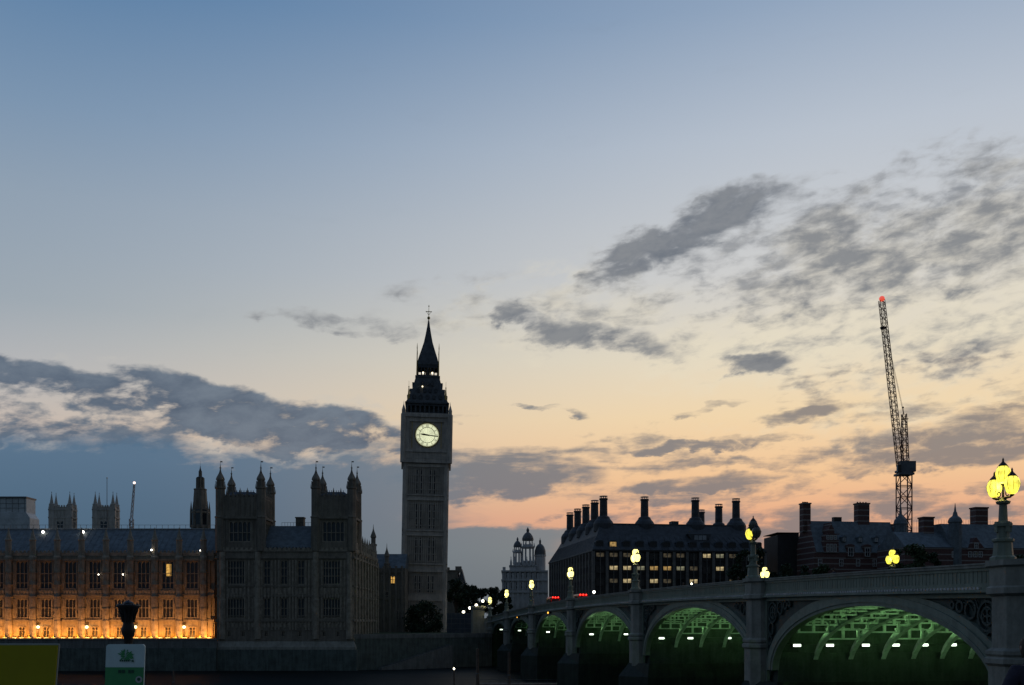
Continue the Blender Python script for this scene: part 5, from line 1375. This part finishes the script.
# ================================================================== foreground
YF = 6.0
o = thing('olive_panel', 'plain olive yellow notice panel with a pale edge at the left', 'sign', (X(-30, YF), YF, -1.75)); q = lambda p: Z(p, YF)+1.75; x_ = lambda p: X(p, YF)-X(-30, YF)
b = MB(); b.add([], []); 
tilt = [(x_(-130), q(645.3)), (x_(57.6), q(645.3)), (x_(54.2), q(690)), (x_(50), q(735)), (x_(-130), q(735))]
b.prism(tilt[::-1], 0, .03); b.build('panel', material('olive_paint', (0.30, 0.27, 0.004), .55, .08, 1.0), o)
b = MB(); b.tube((x_(-130), .015, q(644.6)), (x_(58), .015, q(644.6)), .006, n=6); b.tube((x_(58), .015, q(644.6)), (x_(50.6), .015, q(735)), .006, n=6); b.build('edging', material('pale_trim', (.30, .32, .28), .5, .1, 1.0), o)
for p in (-100, 20):
    t = MB().box(-.03, .03, .035, .09, 0, q(660)).build('leg', M['steelg'], o); t.location.x = x_(p)
# ornate post, then the small sign in front of it
YQ = 7.0; ox_ = X(128.3, YQ); o = thing('ornate_post', 'black ornate cast iron post with a flared crown top', 'post', (ox_, YQ, -1.75)); u = YQ/F; q = lambda p: Z(p, YQ)+1.75
b = MB(); b.lathe(0, 0, [(.16, 0), (.16, .12), (.11, .2), (5.2*u, .35), (4.6*u, q(660)), (4.2*u, q(645)), (4.4*u, q(638)), (6.2*u, q(634)), (6.6*u, q(630)), (6.0*u, q(626.5)), (5.2*u, q(624)), (5.4*u, q(618)), (6.0*u, q(614)), (7.8*u, q(610)), (10.8*u, q(607.4)), (11.6*u, q(606)), (11.4*u, q(604.8)), (7*u, q(604.2))], 14); b.build('column', M['black'], o, True)
b = MB()
for k in range(8):
    a = 2*pi*k/8; c_, s_ = cos(a), sin(a)
    b.path([(5.6*u*c_, 5.6*u*s_, q(622)), (6.9*u*c_, 6.9*u*s_, q(615)), (9.5*u*c_, 9.5*u*s_, q(610)), (8.2*u*c_, 8.2*u*s_, q(608))], [.008, .008, .006, .004], 5)
    b.tube((9.6*u*c_, 9.6*u*s_, q(605)), (8.4*u*c_, 8.4*u*s_, q(602.5)), .008, .003, 5)
b.lathe(0, 0, [(5.6*u, q(604.6)), (5.0*u, q(602.6)), (2*u, q(601)), (.5*u, q(600.2))], 10); b.build('crown', M['black'], o)
YG = 6.0; gx = X(125, YG); o = thing('information_sign', 'white over green rounded sign with a leafy splash emblem and round badge', 'sign', (gx, YG, -1.75)); q = lambda p: Z(p, YG)+1.75; x_ = lambda p: X(p, YG)-gx; u = YG/F
def rrect(x0, x1, z0, z1, r, skew=0.0, n=6):
    pts = []
    for cx_, cz, a0 in ((x1-r, z1-r, 0), (x0+r, z1-r, pi/2), (x0+r, z0+r, pi), (x1-r, z0+r, 3*pi/2)):
        for k in range(n+1):
            a = a0+pi/2*k/n; px_2, pz_2 = cx_+r*cos(a), cz+r*sin(a); pts.append((px_2-skew*(z1-pz_2)*(1 if px_2 < (x0+x1)/2 else -1)*0+skew*(pz_2-z1)*1, pz_2))
    return pts
z1, z0 = q(644.2), q(690)
b = MB(); b.prism(rrect(x_(106.2), x_(145.0), z0, z1, 3.2*u, .035)[::-1], 0, .012); b.build('board', material('sign_white', (.52, .66, .66), .4, .08, 2.0), o)
GR = material('sign_green', (.055, .27, .10), .45, .15, 2.0); DG = material('sign_dark_green', (.02, .08, .045), .45, .2, 3.0)
sk = lambda p: (q(p)-z1)*.035
b = MB(); b.add([(x_(106.4)+sk(667.3), -.003, q(667.3)), (x_(144.8)+sk(667.3), -.003, q(667.3)), (x_(144.8)+sk(689), -.003, q(689)), (x_(106.4)+sk(689), -.003, q(689))], [(0, 1, 2, 3)][::1]); b.build('green_band', GR, o)
b = MB(); rr = random.Random(5)
for k in range(46):
    a = rr.random()*2*pi; r0 = rr.random()*4; r1 = 4+rr.random()*5.5
    cx_, cz_ = x_(126), q(655.5)
    p0 = Vector((cx_+r0*u*cos(a), -.0045-k*.00002, cz_+r0*u*sin(a)*.8)); p1 = Vector((cx_+r1*u*cos(a), -.0045-k*.00002, cz_+r1*u*sin(a)*.85)); d = (p1-p0).normalized(); nn = Vector((-d.z, 0, d.x))*u*.75; m_ = p0*.45+p1*.55
    b.add([tuple(p0), tuple(m_+nn), tuple(p1), tuple(m_-nn)], [(0, 3, 2, 1)])
b.build('emblem', GR, o)
b = MB()
for k in range(5): b.box(x_(120)+k*2.1*u, x_(120)+k*2.1*u+1.5*u, -.008, -.0065, q(661.4), q(659.8))
for x0, w_ in ((118.6, 3), (122.3, 3), (128.5, 2.6), (131.6, 2.6)): b.box(x_(x0), x_(x0)+w_*u, -.007, -.0045, q(673), q(669.8))
b.box(x_(132), x_(134), -.007, -.0045, q(662), q(660))
b.build('marks', DG, o)
b = MB(); b.prism([(x_(139.2)+3.4*u*cos(2*pi*k/20), q(679.5)+3.4*u*sin(2*pi*k/20)) for k in range(20)][::-1], -.006, -.0035); t = b.build('badge', material('badge_white', (.38, .42, .42), .4, .08, 2.0), o)
b = MB(); b.prism([(x_(139.2)+1.7*u*cos(2*pi*k/16), q(679.2)+1.7*u*sin(2*pi*k/16)) for k in range(16)][::-1], -.008, -.0062); b.build('badge_mark', DG, t)
for p in (117, 133):
    t = MB().box(-.012, .012, .013, .037, 0, q(655)).build('leg', M['steelg'], o); t.location.x = x_(p)

# ------------------------------------------------------------------ person at the right edge, standing at the wall and facing the river
YH = 10.0; hx = X(1030.5, YH); gz = -1.75
top_ = Z(637.5, YH)-gz          # standing height
sc = top_/1.72
pr = thing('person', 'person in a dark jacket standing at the right edge facing the river', 'person', (hx, YH, gz), radians(8))
def skinned(name, joints, edges, mat, parent, sub=2):
    me = bpy.data.meshes.new(name); names_ = list(joints); me.from_pydata([tuple(c*sc for c in joints[k][0]) for k in names_], [(names_.index(a), names_.index(e)) for a, e in edges], []); me.update()
    o_ = bpy.data.objects.new(name, me); COL.objects.link(o_)
    sm = o_.modifiers.new('skin', 'SKIN'); sm.use_smooth_shade = True
    for i, k in enumerate(names_):
        r = joints[k][1]; r = (r, r) if not isinstance(r, tuple) else r
        me.skin_vertices[0].data[i].radius = (r[0]*sc, r[1]*sc)
        me.skin_vertices[0].data[i].use_root = (i == 0)
    ss = o_.modifiers.new('sub', 'SUBSURF'); ss.levels = sub; ss.render_levels = sub
    me.materials.append(mat); o_.parent = parent; return o_
skin = material('skin', (.32, .20, .15), .6, .1, 8); jacket = material('dark_jacket', (.030, .028, .045), .9, .25, 12, bump=.3); trou = material('dark_trousers', (.02, .022, .028), .9, .2, 10); hairm = material('brown_hair', (.05, .035, .025), .7, .4, 20, bump=.5)
J = dict(pel=((0, 0, .92), (.13, .10)), wai=((0, 0, 1.06), (.125, .095)), che=((0, .01, 1.26), (.15, .105)), nec=((0, .0, 1.43), .06), nk2=((0, .015, 1.50), .052), hd1=((0, .02, 1.57), (.072, .085)), hd2=((0, .02, 1.655), (.07, .082)),
         shl=((-.17, 0, 1.36), .07), ell=((-.27, .03, 1.10), .045), wrl=((-.22, .24, 1.0), .032), hal=((-.20, .32, 1.0), .03), shr=((.17, 0, 1.36), .07), elr=((.27, .03, 1.10), .045), wrr=((.22, .24, 1.0), .032), har=((.20, .32, 1.0), .03),
         hil=((-.09, 0, .86), .09), knl=((-.10, .02, .48), .058), anl=((-.10, -.01, .09), .042), tol=((-.11, .14, .04), .038), hir=((.09, 0, .86), .09), knr=((.10, .02, .48), .058), anr=((.10, -.01, .09), .042), tor=((.11, .14, .04), .038))
Ed = [('pel', 'wai'), ('wai', 'che'), ('che', 'nec'), ('nec', 'nk2'), ('nk2', 'hd1'), ('hd1', 'hd2'), ('che', 'shl'), ('shl', 'ell'), ('ell', 'wrl'), ('wrl', 'hal'), ('che', 'shr'), ('shr', 'elr'), ('elr', 'wrr'), ('wrr', 'har'), ('pel', 'hil'), ('hil', 'knl'), ('knl', 'anl'), ('anl', 'tol'), ('pel', 'hir'), ('hir', 'knr'), ('knr', 'anr'), ('anr', 'tor')]
body = skinned('body', J, Ed, skin, pr)
inf = lambda k, d: (J[k][0], tuple(r+d for r in (J[k][1] if isinstance(J[k][1], tuple) else (J[k][1], J[k][1]))))
jk = {k: inf(k, .024) for k in ('pel', 'wai', 'che', 'shl', 'ell', 'shr', 'elr')}; jk['nec'] = ((0, 0, 1.415), (.085, .075)); jk['col'] = ((0, .005, 1.47), (.08, .075)); jk['wrl'] = inf('wrl', .018); jk['wrr'] = inf('wrr', .018)
skinned('jacket', jk, [('pel', 'wai'), ('wai', 'che'), ('che', 'nec'), ('nec', 'col'), ('che', 'shl'), ('shl', 'ell'), ('ell', 'wrl'), ('che', 'shr'), ('shr', 'elr'), ('elr', 'wrr')], jacket, pr)
tk = {k: inf(k, .016) for k in ('pel', 'hil', 'knl', 'anl', 'hir', 'knr', 'anr')}
skinned('trousers', tk, [('pel', 'hil'), ('hil', 'knl'), ('knl', 'anl'), ('pel', 'hir'), ('hir', 'knr'), ('knr', 'anr')], trou, pr)
for sg, nm in ((-1, 'l'), (1, 'r')):      # fingers resting on the wall
    for k, (dx_, ln_) in enumerate(((-.030, .065), (-.010, .078), (.010, .074), (.028, .058))):
        f0 = Vector(J['ha'+nm][0])+Vector((dx_, .0, 0)); pts = [tuple(f0*sc), tuple((f0+Vector((0, ln_*.55, -.004)))*sc), tuple((f0+Vector((0, ln_, -.022)))*sc)]
        MB().path(pts, [.010*sc, .009*sc, .007*sc], 6).build('finger', skin, body, True)
    f0 = Vector(J['ha'+nm][0])+Vector((-sg*.028, -.03, 0)); MB().path([tuple(f0*sc), tuple((f0+Vector((-sg*.03, .03, -.005)))*sc), tuple((f0+Vector((-sg*.036, .06, -.012)))*sc)], [.012*sc, .010*sc, .008*sc], 6).build('thumb', skin, body, True)
b = MB(); b.ball(0, .105*sc, 1.60*sc, .017*sc, 8, 6); b.build('nose', skin, body, True)
for sg in (-1, 1):
    b = MB(); b.ball(sg*.03*sc, .088*sc, 1.635*sc, .012*sc, 8, 6); b.build('eye', M['white'], body, True)
    b = MB(); b.ball(sg*.084*sc, .015*sc, 1.61*sc, .025*sc, 8, 6, 1.3); b.build('ear', skin, body, True)
b = MB(); b.box(-.024*sc, .024*sc, .092*sc, .101*sc, 1.563*sc, 1.571*sc); b.build('mouth', material('lips', (.25, .10, .09), .6, .1, 8), body)
# hair: cap over the crown and back of the head
hb = MB(); n = 14; rings = []
for k in range(9):
    ph = pi*k/8*.62
    rings.append([((.102*sin(ph)+.002)*sc*cos(2*pi*i/n)*(1+.04*sin(5*i)), (.005+(.112*sin(ph)+.002)*sin(2*pi*i/n))*sc, (1.625+.118*cos(ph)-(.05*max(0, ph-1.2) if sin(2*pi*i/n) < .4 else 0)*2)*sc) for i in range(n)])
hb.loft(rings[::-1]); hb.build('hair', hairm, pr, True)

# pedestrians on the near footway of the bridge (only heads and shoulders clear the parapet)
for s_, x_0, rot_, lab in ((24.5, 2.3, 1.6, 'pedestrian on the bridge just right of the lantern with one lit lamp'), (45.5, 2.6, -1.4, 'pedestrian on the bridge above the right half of the second arch'),
                          (58.0, 2.2, 1.5, 'pedestrian on the bridge above the left half of the second arch'), (62.5, 2.5, -1.5, 'pedestrian on the bridge below the dim office windows, nearest the middle lantern')):
    c = copy_tree(pr); c.location = bw(x_0, s_, zt(s_)-1.2); c.rotation_euler = (0, 0, BROT+rot_); c.scale = (1.17, 1.17, 1.17)
    c['label'] = lab; c['category'] = 'pedestrian'; c['group'] = 'pedestrians on the bridge'
